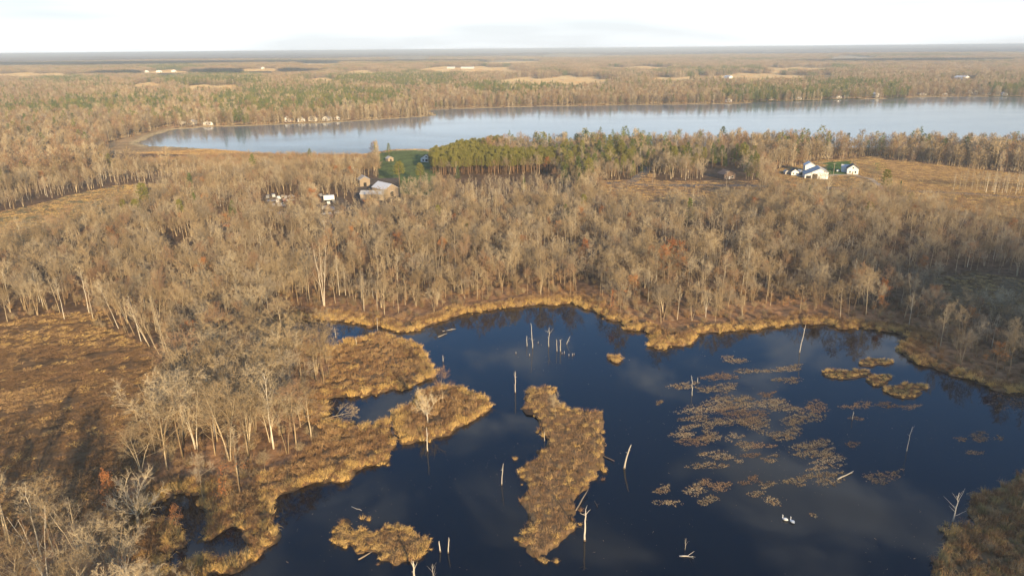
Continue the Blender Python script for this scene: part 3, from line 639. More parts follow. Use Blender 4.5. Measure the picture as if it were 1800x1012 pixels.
# ------------------------------------------------------------------ the woods
def jgrid(cell, r0, r1, half):
    xs = np.arange(-r1*math.sin(half), r1*math.sin(half), cell); ys = np.arange(r0*math.cos(half)*.9, r1, cell)
    X, Y = np.meshgrid(xs, ys); x = X.ravel()+RNG.uniform(-.48, .48, X.size)*cell; y = Y.ravel()+RNG.uniform(-.48, .48, X.size)*cell
    r = np.hypot(x, y); k = (r > r0) & (r < r1) & (np.abs(np.arctan2(x, y)) < half); return x[k], y[k]
RNG = np.random.default_rng(99)
HALF = math.radians(49)
x, y = jgrid(5.1, 72, 600, HALF)
sd = water_sd(x, y); ok = sd > 7.5
for z_ in NOTREE: ok &= ~inside(z_, x, y)
ok &= ~(inside(R_RIGHT, x, y) & (RNG.uniform(size=len(x)) < .93))
px, py = g2p(np.column_stack([x, y]))
thin = np.full(len(x), .93)
thin[(px < 620) & (py > 630)] = .88; thin[(sd < 20) & (py < 620)] = .85
thin *= 1-.65*sstep(.3, .8, wav(x, y, 46, 5.0)+.35*wav(x, y, 19, 1.0))
ok &= RNG.uniform(size=len(x)) < thin
d2 = np.min((x[:, None]-hx[None, :, 0])**2+(y[:, None]-hx[None, :, 1])**2, axis=1); ok &= d2 > 3.2**2
x, y, px, py, sd = x[ok], y[ok], px[ok], py[ok], sd[ok]
z = ground_z(x, y, sd); n = len(x); u = RNG.uniform(size=n)
patch = wav(x, y, 130, 1.7)+.4*wav(x, y, 47, .2)
kind = np.where(u < .15+.25*sstep(.2, .7, patch), 1, 0); kind[u > .957] = 2; kind[u > .990] = 3
for zp, fr in PINE_MIX:
    k = inside(zp, x, y); kind[k & (RNG.uniform(size=n) < fr)] = 3
kind[(kind == 3) & (y < 330)] = 0
hgt = RNG.normal(.98, .17, n).clip(.5, 1.3)
grove = (px < 620) & (py > 630); hgt *= np.where(grove, np.where((py > 880) & (px < 330), .80, 1.0), .79); hgt *= np.where(px > 1560, .88, 1.0); hgt *= np.where((sd < 25) & (py < 640), .98, 1)
hgt *= 1+.12*wav(x, y, 85, 3.0)
var = np.where(kind == 0, RNG.integers(0, 8, n), np.where(kind == 1, RNG.integers(0, 4, n), np.where(kind == 2, RNG.integers(0, 3, n), RNG.choice([0, 1, 1, 2, 3, 5], n))))
ASP = inside(zone((800,340),(1010,332),(1010,378),(800,384)), x, y) | inside(zone((60,372),(200,330),(300,314),(430,312),(430,326),(300,330),(225,332),(130,350),(60,368)), x, y) | inside(zone((30,352),(200,312),(220,326),(130,346),(0,378)), x, y) | inside(zone((1570,268),(1800,282),(1950,292),(1950,315),(1800,309),(1600,294)), x, y); k = ASP & (RNG.uniform(size=n) < .8); kind[k] = 1; hgt[ASP] *= .8; var[k] = RNG.integers(0, 4, k.sum())
grv = (px < 620) & (py > 630); k = grv & (kind == 2); kind[k] = 0
qx, qy = jgrid(3.9, 380, 720, HALF); ROW = zone((1668,334),(1800,339),(1950,345),(1950,353),(1800,347),(1672,341)); row = inside(ROW, qx, qy) & (RNG.uniform(size=len(qx)) < .75); k = inside(PLANT, qx, qy) | row; qx, qy, row = qx[k], qy[k], row[k]; nq = len(qx); qp = g2p(np.column_stack([qx, qy]))
x = np.concatenate([x, qx]); y = np.concatenate([y, qy]); px = np.concatenate([px, qp[0]]); py = np.concatenate([py, qp[1]]); sd = np.concatenate([sd, np.full(nq, 50.)]); z = np.concatenate([z, ground_z(qx, qy)])
kind = np.concatenate([kind, np.where(row, 1, 3)]); hgt = np.concatenate([hgt, RNG.uniform(.70, .82, nq)]); var = np.concatenate([var, RNG.integers(0, 2, nq)]); n = len(x)
rz = RNG.uniform(0, 6.28, n); size = hgt/np.hypot(np.hypot(x, y), H)
inview = (px > -10) & (px < 1810) & (py < 1040)
single = np.zeros(n, bool)
for kk, cnt in ((0, 270), (1, 220), (2, 60), (3, 240)):
    idx = np.where((kind == kk) & inview)[0]; single[idx[np.argsort(-size[idx])][:cnt]] = True
def where_label(a, b, xx, yy):
    if b > 690 and a < 700: return 'in the grove between meadow and pond', 'grove beside the meadow'
    if a > 1540 and b > 470: return 'on the curved pond shore under the cloud shadow', 'shaded shore wood'
    if a < 520 and b > 560: return 'by the inlet near the round reed marsh', 'wood by the inlet'
    if a < 480 and b > 430: return 'in the wood bordering the golden meadow', 'wood above the meadow'
    if b > 470: return 'in the sunlit wood along the open pond', 'sunlit pond-side wood'
    if b > 380: return 'deep in the wide bare wood', 'wide bare wood'
    return 'among the woods towards the lake', 'woods towards the lake'
NM = {0: ('bare_tree', 'bare tan-twigged tree'), 1: ('aspen_tree', 'slim pale-trunked aspen'), 2: ('rust_oak', 'oak still holding rust-brown leaves'), 3: ('pine_tree', 'green pine')}
PNM = {0: 'golden-green red pine', 1: 'golden-green red pine', 2: 'bushy green white pine', 3: 'bushy green white pine', 4: 'dark conical spruce', 5: 'mid green conical spruce'}
BNM = ['broad-crowned bare tree', 'twin-stemmed grey bare tree', 'straight bare tree', 'three-stemmed pale-barked tree', 'wide grey-twigged bare tree', 'twin-stemmed pale-twigged tree', 'narrow pale-barked bare tree', 'reddish-twigged bare tree']
ANM = ['slim pale aspen', 'slim white-trunked aspen', 'slim tan-trunked aspen', 'twin-stemmed pale aspen']
KK = [K['bare'], K['aspen'], K['oak'], K['pine']]
for i in np.where(single)[0]:
    nm, lb = NM[int(kind[i])]; wl, gr = where_label(px[i], py[i], x[i], y[i])
    if kind[i] == 1 and px[i] > 1660 and py[i] < 356: wl, gr = 'in the thin row across the tan field', 'aspen row in the tan field'
    if kind[i] == 0: lb = BNM[int(var[i])]
    if kind[i] == 1: lb = ANM[int(var[i])]
    if kind[i] != 3: lb = ('tall ' if hgt[i] > .90 else 'short ' if hgt[i] < .68 else 'mid-sized ')+lb
    if sd[i] < 14 and sd[i] > 0: wl = wl.replace('in the sunlit wood along the open pond', 'at the reed edge of the sunlit pond shore').replace('on the curved pond shore', 'at the reed edge')
    if kind[i] == 3:
        lb = PNM[int(var[i])]
        lb = ('tall ' if hgt[i] > .92 else 'small ' if hgt[i] < .74 else '')+lb
        wl = 'beside the plantation block' if px[i] < 985 else 'between the plantation and the side road' if px[i] < 1135 else 'beside the country road' if px[i] < 1350 else 'behind the white farm'
        if var[i] < 2 and inside(PLANT, x[i:i+1], y[i:i+1])[0]: lb, wl, gr = PNM[0], 'in the dense plantation beside the lawn', 'pine plantation'
    if kind[i] == 3 and gr != 'pine plantation': gr = wl
    s = float(hgt[i]); one_tree(nm, KK[int(kind[i])][int(var[i])], float(x[i]), float(y[i]), s, float(rz[i]), lb+' '+wl, 'tree', nm.replace('_', ' ')+'s, '+gr, z=float(z[i]),
                               lean=float(abs(RNG.normal(0, .04))), lean_az=float(RNG.uniform(0, 6.28)), sxy=s*float(RNG.uniform(.9, 1.2))*(1.22 if px[i] < 620 and py[i] > 630 else 1.0))
for kk, nm, lb in ((0, 'bare_forest', 'wide wood of bare tan broadleaved trees'), (1, 'aspen_forest', 'bare pale aspens spread through the wood'), (2, 'oak_forest', 'rust-leaved oaks spread through the wood'), (3, 'pine_forest', 'green pines spread through the wood')):
    k = (kind == kk) & ~single
    if not k.any(): continue
    w = RNG.uniform(.85, 1.2, k.sum())
    scatter(nm, np.column_stack([x, y, z-.05])[k], rz[k], np.column_stack([hgt[k]*w, hgt[k]*w, hgt[k]]), var[k], [q.full for q in KK[kk]], lb)
print('near trees', n)

# woods from 520 m to 2.4 km
x, y = jgrid(5.9, 600, 2400, HALF); sd = water_sd(x, y); ok = sd > np.where(np.hypot(x, y) < 800, 4, 7)
for z_ in NOTREE: ok &= ~inside(z_, x, y)
px, py = g2p(np.column_stack([x, y])); ok &= ~(ell(FIELD_FAR, px, py) & (np.hypot(x, y) > 1200))
ok &= RNG.uniform(size=len(x)) < .88-.45*sstep(.4, .9, wav(x, y, 140, 4.0))
x, y, px, py, sd = x[ok], y[ok], px[ok], py[ok], sd[ok]; n = len(x); z = ground_z(x, y, sd); u = RNG.uniform(size=n); pt = wav(x, y, 230, .9)
pn = u < np.where(np.hypot(x, y) < 900, .03, .05+.22*sstep(.1, .8, wav(x, y, 330, 2.6)))
pn |= ell(PINE_FAR, px, py, 1.5) & (np.hypot(x, y) > 800) & (RNG.uniform(size=n) < .30+.5*sstep(-.3, .5, wav(x, y, 120, .5)))
for zp, fr in PINE_MIX: pn |= inside(zp, x, y) & (RNG.uniform(size=n) < fr)
var = RNG.integers(0, 4, n); k = RNG.uniform(size=n) < .12+.3*sstep(.1, .7, pt); var[k] = RNG.integers(4, 6, k.sum())
hs = RNG.normal(.86, .2, n).clip(.4, 1.25)*(1+.12*wav(x, y, 95, 3.0)); w = RNG.uniform(.9, 1.25, n); rz = RNG.uniform(0, 6.28, n)
hs *= np.where((sd < 20), .9, 1)
S = np.column_stack([hs*w, hs*w, hs]); P3 = np.column_stack([x, y, z-.1])
b = ~pn; scatter('lakeside_forest', P3[b], rz[b], S[b], var[b], [q.full for q in K['low']], 'distant bare woods round the pale lake')
pv = np.where(inside(PLANT, x, y), 0, RNG.choice([0, 1, 1, 2], n)); scatter('distant_pine_forest', P3[pn], rz[pn], S[pn], pv[pn], [q.full for q in K['lowpine']], 'distant green pine stands round the pale lake')
print('mid trees', n)
# woods from 2.4 to 6 km as clumps of crowns
def clump(seed, kinds, nt_, mats):
    global RNG
    RNG = np.random.default_rng(seed); R = RNG; B = MB()
    for t in range(nt_):
        cx_, cy_2 = R.uniform(-17, 17, 2); h = R.uniform(12, 20); w = R.uniform(2.5, 4.2); k = R.integers(0, len(mats))
        for i in range(30):
            u_ = R.uniform(-.5, 1); a = R.uniform(0, 6.28); rr = w*math.sqrt(max(.06, 1-(u_*1.1-.3)**2*1.4))*R.uniform(.4, 1)
            B.sliver(np.array((cx_+math.cos(a)*rr, cy_2+math.sin(a)*rr, h*(.35+.6*u_))), unit(R.normal(0, .6, 3)+np.array((0, 0, .7)))*R.uniform(1.2, 2.4), 1.1, int(k))
    return B.mesh('clump', mats)
CL = [clump(300+i, 0, 34, [MT['twig'], MT['twig_grey'], MT['twig_red']]) for i in range(3)]+[clump(310+i, 0, 34, [MT['needle'], MT['needle_gold'], MT['needle_dark']]) for i in range(2)]
RNG = np.random.default_rng(123)
x, y = jgrid(31, 2380, 7200, HALF); px, py = g2p(np.column_stack([x, y])); ok = ~ell(FIELD_FAR, px, py) & (RNG.uniform(size=len(x)) < .94-.6*sstep(.45, .9, wav(x, y, 800, 1.1)))
x, y, px, py = x[ok], y[ok], px[ok], py[ok]; n = len(x); z = ground_z(x, y)
pn = (ell(PINE_FAR, px, py, 1.5) & (RNG.uniform(size=n) < .6)) | (RNG.uniform(size=n) < .08+.5*sstep(.2, .9, wav(x, y, 1500, 4.4)))
var = np.where(pn, RNG.integers(3, 5, n), RNG.integers(0, 3, n)); hs = RNG.uniform(.85, 1.15, n)
scatter('horizon_forest', np.column_stack([x, y, z-.5]), RNG.uniform(0, 6.28, n), np.column_stack([hs, hs, hs]), var, CL, 'far woods stretching to the horizon')

# ------------------------------------------------------------------ reeds, marsh grass, brush
def reeds_at(x, y, sd, extra=0):
    n = len(x); u = RNG.uniform(size=n); g = np.clip(1-sd/5.0, 0, 1); ptc = wav(x, y, 18, 1.2)+.5*wav(x, y, 7, .3)
    fam = np.where(u < .03+.72*g**1.6, 0, np.where(u < .42+.35*ptc+.2*g, 1, 2)); return fam*3+RNG.integers(0, 3, n)
x, y = jgrid(.85, 84, 330, HALF); sd = water_sd(x, y); wl = 6.5+3*wav(x, y, 40, 1.0)
k = ((sd > .15) | ((sd > -1.3) & (RNG.uniform(size=len(x)) < .16*sstep(-.2, .5, wav(x, y, 11, 3.0))))) & ((sd < wl) | inside(R_BIG, x, y) | inside(R_LOBE, x, y) | inside(R_RIGHT, x, y) | inside(R_SPIT, x, y)) & ~inside(rough(ISL_E, 0), x, y) & ~inside(ISL_F, x, y)
k &= RNG.uniform(size=len(x)) < .9-.78*sstep(.15, .65, wav(x, y, 9, 2.0)+.6*wav(x, y, 4.3, 1.0))*(sd > 2.5)
x, y, sd = x[k], y[k], sd[k]; n = len(x); z = np.maximum(ground_z(x, y, sd), -.05); s = RNG.uniform(.45, 1.4, n)*np.where(sd < 0, .7, 1.0)*np.where(inside(R_BIG, x, y) & (sd > 5), .75, 1.0)
iv = reeds_at(x, y, sd); ol = inside(R_RIGHT, x, y); iv[ol] = RNG.choice([3, 6, 6, 9], ol.sum())+RNG.integers(0, 3, ol.sum())
scatter('reeds', np.column_stack([x, y, z]), RNG.uniform(0, 6.28, n), np.column_stack([s*1.15, s*1.15, s*RNG.uniform(.8, 1.3, n)]), iv, TUSL, 'golden cattails and sedge fringing the pond')
print('reeds', n)
# meadow grass
GR = [tussock(150+i, .75, .55, 40, .06).mesh('grass_tuft', MT[('reed_tan','russet','reed_gold','reed_brown')[i]]) for i in range(4)]
x, y = jgrid(1.05, 84, 420, HALF); k = inside(MEADOW, x, y) | inside(MEADOW2, x, y) | (inside(NOTREE[13], x, y)); x, y = x[k], y[k]
k = RNG.uniform(size=len(x)) < .95-.75*sstep(.3, .7, wav(x, y, 22, .6)+.5*wav(x, y, 9, 2)); x, y = x[k], y[k]; k = RNG.uniform(size=len(x)) < .68+.34*np.sin((x*.94-y*.34)*1.75+.6*wav(x, y, 30, 1.)); x, y = x[k], y[k]; n = len(x); z = ground_z(x, y); s = RNG.uniform(.6, 1.25, n)
ptc = wav(x, y, 35, 2.2)+.5*wav(x, y, 13, .2)+RNG.normal(0, .3, n); iv = np.where(ptc > .55, 0, np.where(ptc > -.35, 1, np.where(RNG.uniform(size=n) < .5, 3, 1))); iv[RNG.uniform(size=n) < .05] = 2; m2 = inside(MEADOW2, x, y) | (g2p(np.column_stack([x, y]))[1] < 612); iv[m2] = RNG.choice([0, 1, 2, 1], m2.sum())
scatter('meadow_grass', np.column_stack([x, y, z]), RNG.uniform(0, 6.28, n), np.column_stack([s*1.2, s*1.2, s]), iv, GR, 'dry golden-brown meadow grass')
print('grass', n)
# brush under the trees
BR = [brush(170, 2.6).mesh('brush', MT['brush']), brush(171, 2.0).mesh('brush', MT['twig_red']), brush(172, 3.2).mesh('brush', MT['twig'])]
x, y = jgrid(2.6, 84, 330, HALF); sd = water_sd(x, y); k = (sd > 6.5)
for z_ in NOTREE[:4]+[NOTREE[13]]: k &= ~inside(z_, x, y)
k &= RNG.uniform(size=len(x)) < np.where(sd < 24, .45, .3); x, y, sd = x[k], y[k], sd[k]; n = len(x); z = ground_z(x, y, sd); s = RNG.uniform(.5, 1.15, n)
scatter('undergrowth', np.column_stack([x, y, z]), RNG.uniform(0, 6.28, n), np.column_stack([s, s, s]), RNG.integers(0, 3, n), BR, 'red-brown brush under the bare trees')
x, y = jgrid(3.4, 520, 700, HALF); k = inside(NOTREE[20], x, y) | inside(NOTREE[19], x, y); x, y = x[k], y[k]; n = len(x); s = RNG.uniform(.7, 1.9, n)
scatter('lakeshore_brush', np.column_stack([x, y, ground_z(x, y)]), RNG.uniform(0, 6.28, n), np.column_stack([s, s, s]), RNG.integers(0, 3, n), BR, 'tan brush along the low lake shore')
# tan field stubble and verge grass round the farm, shore reeds of the lake
x, y = jgrid(1.9, 380, 760, HALF); k = np.zeros(len(x), bool)
for q in (4, 10, 11, 12, 16): k |= inside(NOTREE[q], x, y) & (RNG.uniform(size=len(x)) < (1.0 if q in (12, 16) else .5))
sd = water_sd(x, y); k |= (sd > .3) & (sd < 6) & (np.hypot(x, y) > 500); k &= sd > .3; x, y, sd = x[k], y[k], sd[k]; n = len(x); z = ground_z(x, y, sd); s = RNG.uniform(.8, 1.6, n)
lawn = inside(zone((1450,288),(1495,285),(1500,308),(1452,314)), x, y); x, y, z, s = x[~lawn], y[~lawn], z[~lawn], s[~lawn]; n = len(x)
def stubble(seed):
    global RNG
    RNG = np.random.default_rng(seed); B = MB()
    for i in range(420):
        p = np.array((*RNG.uniform(-11, 11, 2), -.1)); B.sliver(p, np.array((RNG.normal(0, .25), RNG.normal(0, .25), RNG.uniform(.5, 1.2))), .5)
    return B.mesh('stubble', MT['stubble' if seed % 2 else 'reed_tan'])
STB = [stubble(401), stubble(402)]
RNG = np.random.default_rng(402)
fx, fy = jgrid(18, 1200, 5200, HALF); fpx, fpy = g2p(np.column_stack([fx, fy])); k = ell(FIELD_FAR, fpx, fpy) & (water_sd(fx, fy) > 20); fx, fy = fx[k], fy[k]
scatter('far_field_grass', np.column_stack([fx, fy, ground_z(fx, fy)]), RNG.uniform(0, 6.28, len(fx)), np.ones((len(fx), 3)), RNG.choice([0, 0, 1], len(fx)), STB, 'pale golden stubble on the far fields')
scatter('field_grass', np.column_stack([x, y, z]), RNG.uniform(0, 6.28, n), np.column_stack([s*1.6, s*1.6, s*.7]), RNG.choice([0, 0, 2, 1], n), GR, 'dry tan grass on the farm fields')

# ------------------------------------------------------------------ reed islands: each tussock a part
def island(name, outline, label, cell, tus_keys, smin=.7, smax=1.15, maxn=295):
    c = outline.mean(0); e = empty(name, (c[0], c[1], 0.0)); tag(e, label, 'reed island')
    b = MB(); i0 = 0; pl = outline-c; n = len(pl)
    for zz_, kf in ((-.5, 1.0), (.22, .96), (.34, .85)):
        for p in pl: b.v.append(np.array((p[0]*kf, p[1]*kf, zz_)))
    for r_ in range(2):
        for a in range(n): q = (a+1) % n; b.f.append((r_*n+a, r_*n+q, r_*n+n+q, r_*n+n+a)); b.m.append(0)
    b.f.append(tuple(2*n+a for a in range(n))); b.m.append(0)
    build(b, 'peat_bed', MT['peat'], e)
    lo, hi = pl.min(0), pl.max(0); X, Y = np.meshgrid(np.arange(lo[0], hi[0], cell), np.arange(lo[1], hi[1], cell)); X = X.ravel()+RNG.uniform(-.4, .4, X.size)*cell; Y = Y.ravel()+RNG.uniform(-.4, .4, Y.size)*cell
    k = inside(pl, X, Y); X, Y = X[k], Y[k]; d = seg_dist(pl, X, Y); od = np.argsort(d*RNG.uniform(.8, 1.2, len(d)))
    one = od if len(od) <= maxn else RNG.permutation(od)[:maxn]; rest = np.setdiff1d(od, one)
    def pick(i):
        u_ = RNG.uniform()
        if d[i] < 1.6 and u_ < .65: fam = 'reed_gold'
        else: fam = tus_keys[int(RNG.integers(len(tus_keys)))]
        return TUS[fam][int(RNG.integers(3))]
    for i in one:
        o = link('tussock', pick(i), e, (X[i], Y[i], .25)); s_ = RNG.uniform(smin, smax); o.scale = (s_*1.25, s_*1.25, s_*RNG.uniform(.75, 1.1)); o.rotation_euler = (RNG.normal(0, .08), RNG.normal(0, .08), RNG.uniform(0, 6.28))
    if len(rest):
        B = MB()
        for i in rest:
            for t in range(26):
                a = RNG.uniform(0, 6.28); q = .6*math.sqrt(RNG.uniform()); B.sliver(np.array((X[i]+math.cos(a)*q*.7, Y[i]+math.sin(a)*q*.7, .2)), np.array((math.cos(a)*q*.8+RNG.normal(0, .12), math.sin(a)*q*.8+RNG.normal(0, .12), RNG.uniform(.6, 1.1))), .06, 0)
        o = build(B, 'sedge', MT['reed_brown'], e); o['kind'] = 'stuff'
    return e
RNG = np.random.default_rng(55)
island('reed_island', (ISL_E-ISL_E.mean(0))*np.array((.95, 1))+ISL_E.mean(0), 'long narrow island of tan and brown sedge tussocks standing in the pond', 1.12, ('reed_tan','reed_brown','reed_brown','reed_tan','reed_gold'), .6, 1.05)
island('reed_island', ISL_F, 'small islet of round golden tussocks beside two white stumps', .95, ('reed_tan','reed_gold','reed_brown','reed_tan'), .55, .85)
def blob(cx_, cy_2, rx, ry, n=16, seed=0):
    r_ = np.random.default_rng(seed); a = np.linspace(0, 6.283, n, endpoint=False); f = 1+.22*np.sin(2*a+r_.uniform(0, 6))+.16*np.sin(3*a+r_.uniform(0, 6))+r_.normal(0, .07, n)
    return p2g(cx_+np.cos(a)*rx*f, cy_2+np.sin(a)*ry*f)
island('reed_island', blob(1081,632,13,5.5,seed=4), 'tiny round tan islet alone in the open pond', .9, ('reed_tan','reed_brown'), .7, 1.0)
for q, (a, b_, c_, d_, lb) in enumerate([(1485,658,36,10,'flat dark sedge islet, widest of the shaded pair in the pond'),(1590,687,44,11,'long olive sedge islet in the cloud shadow'),(1538,637,28,7,'low olive sedge islet nearest the shaded shore'),(1545,668,26,9,'sedge islet joining the shaded pair in the pond')]):
    island('reed_island', blob(a, b_, c_, d_, seed=20+q), lb, 1.15, ('reed_brown','reed_olive'), .5, .8, 120)
for q, (a, b_) in enumerate([(637,911),(648,914),(950,984),(958,988),(978,988),(905,807),(913,830),(607,962)]):
    gx, gy = at(a, b_); o = link('tussock_clump', TUS['reed_gold'][q % 3], None, (gx, gy, -.02)); o.scale = (.85, .85, .7); tag(o, 'single round golden tussock standing in open water off an islet', 'tussock', 'lone tussocks in the water')
# drifting mats of dead water plants
MATS = [(1265,662,22,6),(1262,683,24,8),(1200,678,24,5),(1245,716,36,9),(1290,706,32,9),(1310,728,32,12),(1330,745,26,9),(1262,742,32,8),(1220,735,18,6),(1205,755,16,7),(1222,775,20,8),(1200,765,14,6),(1250,765,18,9),(1290,768,14,6),
 (1310,782,16,6),(1338,782,15,5),(1395,750,14,10),(1375,765,28,6),(1340,710,22,7),(1375,714,26,8),(1432,716,26,8),(1410,735,26,9),(1260,800,26,6),(1245,818,24,6),(1225,860,22,9),(1260,852,22,8),(1245,878,17,6),(1165,860,13,7),(1175,884,18,5),(1355,805,13,6),
 (1320,800,12,4),(1430,790,26,16),(1455,812,28,12),(1450,840,26,10),(1398,846,16,9),(1318,845,16,6),(1330,868,14,4),(1350,852,14,5),(1358,880,12,6),(1555,838,26,10),(1500,780,12,4),(1520,665,0,0),(1385,668,18,5),(1330,652,30,4),(1400,645,10,4),(1510,712,24,5),(1560,712,22,4),(1600,715,16,4),(1722,768,16,6),(1755,770,10,4),(1690,772,10,3),(1712,795,12,4),(1505,735,10,3),(1290,632,18,5),(1310,700,12,4),(1348,693,14,4),(1382,648,12,4),(1300,812,8,3),(1430,905,6,3),(1480,830,8,3),(1780,700,40,18),(1160,707,7,3),(845,690,5,2)]
CLIP = [(1360,640),(1500,560)]
for q, (a, b_, c_, d_) in enumerate(MATS):
    if c_ == 0: continue
    ol = blob(a, b_, c_*1.45, d_*1.5, seed=60+q); ctr = ol.mean(0); pl = ol-ctr; B = MB(); area = (pl[:, 0].max()-pl[:, 0].min())*(pl[:, 1].max()-pl[:, 1].min())
    nn = int(min(4000, area*22)); X = RNG.uniform(pl[:, 0].min(), pl[:, 0].max(), nn); Y = RNG.uniform(pl[:, 1].min(), pl[:, 1].max(), nn); k = inside(pl, X, Y) & (RNG.uniform(size=nn) < .05+.95*sstep(.1, .42, seg_dist(pl, X, Y)/(.02+seg_dist(pl, X, Y).max())+.28*wav(X+a, Y, 1.9, q)))
    k &= wav(X+a, Y+b_, 3.1, q)+.6*wav(X, Y, 1.4, q) < .5
    if k.sum() < 25: continue
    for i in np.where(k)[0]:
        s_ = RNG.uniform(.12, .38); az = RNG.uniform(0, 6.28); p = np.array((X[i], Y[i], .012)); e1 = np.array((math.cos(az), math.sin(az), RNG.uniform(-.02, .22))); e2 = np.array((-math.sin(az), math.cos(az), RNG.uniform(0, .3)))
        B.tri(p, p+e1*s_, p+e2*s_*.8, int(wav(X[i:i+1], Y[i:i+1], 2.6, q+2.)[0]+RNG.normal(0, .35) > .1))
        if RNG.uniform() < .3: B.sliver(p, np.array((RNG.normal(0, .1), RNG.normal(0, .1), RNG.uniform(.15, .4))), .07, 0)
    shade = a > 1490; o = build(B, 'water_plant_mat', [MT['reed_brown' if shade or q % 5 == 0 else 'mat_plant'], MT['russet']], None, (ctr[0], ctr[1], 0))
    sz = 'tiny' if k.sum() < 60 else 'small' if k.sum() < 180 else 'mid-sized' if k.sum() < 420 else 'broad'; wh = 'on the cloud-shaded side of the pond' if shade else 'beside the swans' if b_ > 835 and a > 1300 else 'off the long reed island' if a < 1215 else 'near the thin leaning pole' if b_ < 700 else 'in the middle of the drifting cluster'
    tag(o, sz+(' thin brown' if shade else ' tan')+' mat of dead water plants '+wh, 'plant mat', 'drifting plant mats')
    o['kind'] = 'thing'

RNG = np.random.default_rng(66); B = MB(); X = RNG.uniform(-60, 110, 5000); Y = RNG.uniform(100, 250, 5000); k = (water_sd(X, Y) < -1.5) & (wav(X, Y, 42, 1.0)+RNG.normal(0, .5, 5000) > .35)
for i in np.where(k)[0][:1100]:
    az = RNG.uniform(0, 6.28); s_ = RNG.uniform(.05, .16) if RNG.uniform() < .93 else RNG.uniform(.3, .8); B.tri(np.array((X[i], Y[i], .01)), np.array((X[i]+math.cos(az)*s_, Y[i]+math.sin(az)*s_, .03)), np.array((X[i]-math.sin(az)*.07, Y[i]+math.cos(az)*.07, .02)), 0)
tag(build(B, 'floating_debris', MT['reed_tan']), 'specks of dead leaf and twig afloat on the pond', kind='stuff')
# ------------------------------------------------------------------ dead snags, stumps and logs in the pond
def snag(px, py, top, r, label, lean=0., laz=0., branches=(), forked=False, name='dead_snag', group=None):
    x, y = at(px, py); h = height_px(px, py, top); e = empty(name, (x, y, 0)); tag(e, label, 'dead tree', group)
    dx, dy = math.cos(laz)*lean*h, math.sin(laz)*lean*h; b = MB(); n = 6
    pts = [(dx*(j/n)**1.3+RNG.normal(0, .02*h)*(0 < j < n)*.5, dy*(j/n)**1.3+RNG.normal(0, .012*h)*(0 < j < n), -.7*(j == 0)+h*j/n) for j in range(n+1)]
    r *= .68; b.tube(pts, [r*1.25]+[r*(1.05-.5*(j/n)) for j in range(1, n)]+[r*.32], 7); build(b, 'trunk', MT['dead'], e, smooth=True)
    w_ = MB(); w_.tube([(pts[0][0], pts[0][1], -.3), (pts[0][0]*.8+pts[1][0]*.2, pts[0][1]*.8+pts[1][1]*.2, .32)], [r*1.34, r*1.22], 8); build(w_, 'wet_base', MT['log'], e)
    for t, az, inc, ln in list(branches)+[(RNG.uniform(.35, .95), RNG.uniform(0, 6.28), RNG.uniform(.7, 1.4), RNG.uniform(.05, .12)*h) for _ in range(4 if h > 2.5 else 1)]:
        jf = t*n; j = min(int(jf), n-1); p = np.array(pts[j])+(np.array(pts[j+1])-np.array(pts[j]))*(jf-j); d = np.array((math.cos(az)*math.sin(inc), math.sin(az)*math.sin(inc), math.cos(inc)))
        q = [p]; 
        for w in range(3): d = unit(d+RNG.normal(0, .16, 3)); q.append(q[-1]+d*ln/3)
        b = MB(); rb = r*.38; b.tube(q, [rb, rb*.7, rb*.5, rb*.2], 4); build(b, 'branch', MT['dead'], e)
    return e
RNG = np.random.default_rng(77)
snag(926,608,590,.13,'short thin snag beside the tallest snag of the cluster',branches=((.6,0,1.0,.8),))
snag(936,612,568,.15,'tallest white snag of the cluster in open water',lean=.06,laz=3.1,branches=((.3,.2,1.1,1.2),(.35,2.9,1.2,1.2),(.45,5,1.0,.8)))
snag(965,609,575,.17,'forked white snag in the open-water cluster',branches=((.68,.1,.5,2.2),(.7,3.0,.5,1.8),(.4,2.2,1.0,.8)))
snag(979,618,596,.15,'straight branchless snag in the open-water cluster',lean=.05,laz=3.14)
snag(985,618,597,.2,'club-topped snag next to the straight branchless snag',branches=((.95,.4,.8,.7),(.92,2.5,.6,.6)))
snag(996,605,591,.11,'slanting snag with one side branch in the cluster',lean=.4,laz=0,branches=((.25,0,1.3,1.2),))
for a, b_ in [(907,622),(931,626),(988,622),(992,622),(1000,626),(1006,626),(946,604),(1009,624)]:
    snag(a, b_, b_-random.uniform(3, 6), .12, 'tiny stump poking out of the water round the snag cluster', name='stump', group='tiny stumps in open water')
snag(906,690,652,.17,'snag with a swollen middle and forked tip, alone off the reed point',branches=((.75,.2,.4,1.4),(.7,3,.5,1.3),(.55,1,1.2,.5)))
snag(882,852,814,.14,'thin branchless leaning pole in open water',lean=.08,laz=0)
snag(1097,823,781,.30,'thick white leaning stub beside the long island',lean=.22,laz=0)
snag(1028,950,897,.27,'stout white snag with ragged branched top, near the long island tip',branches=((.88,.5,.9,1.4),(.85,2.8,1.1,1.3),(.95,1.5,.3,1.5),(.9,4,.8,.9)))
snag(774,969,950,.19,'shorter of two white posts by the golden islet',lean=.06,laz=3.14)
snag(788,971,944,.17,'taller of two white posts by the golden islet',lean=.06,laz=.2)
snag(752,793,750,.19,'white dead pole in the water at the tip of the reed point')
snag(1405,620,570,.17,'tall slanting snag off the sunlit shore',lean=.1,laz=.1)
snag(1217,695,659,.12,'thin leaning pole among the plant mats',lean=.12,laz=3.1)
snag(1226,672,663,.12,'short peg next to the thin leaning pole')
snag(1675,916,862,.18,'grey branching dead tree in shaded water near the reedy bank',branches=((.45,2.6,.9,3.2),(.6,.4,.6,3.6),(.35,3.3,.9,2.2),(.2,-.4,.9,2.6),(.72,2.9,.5,2.4),(.8,.2,.3,2.2)))
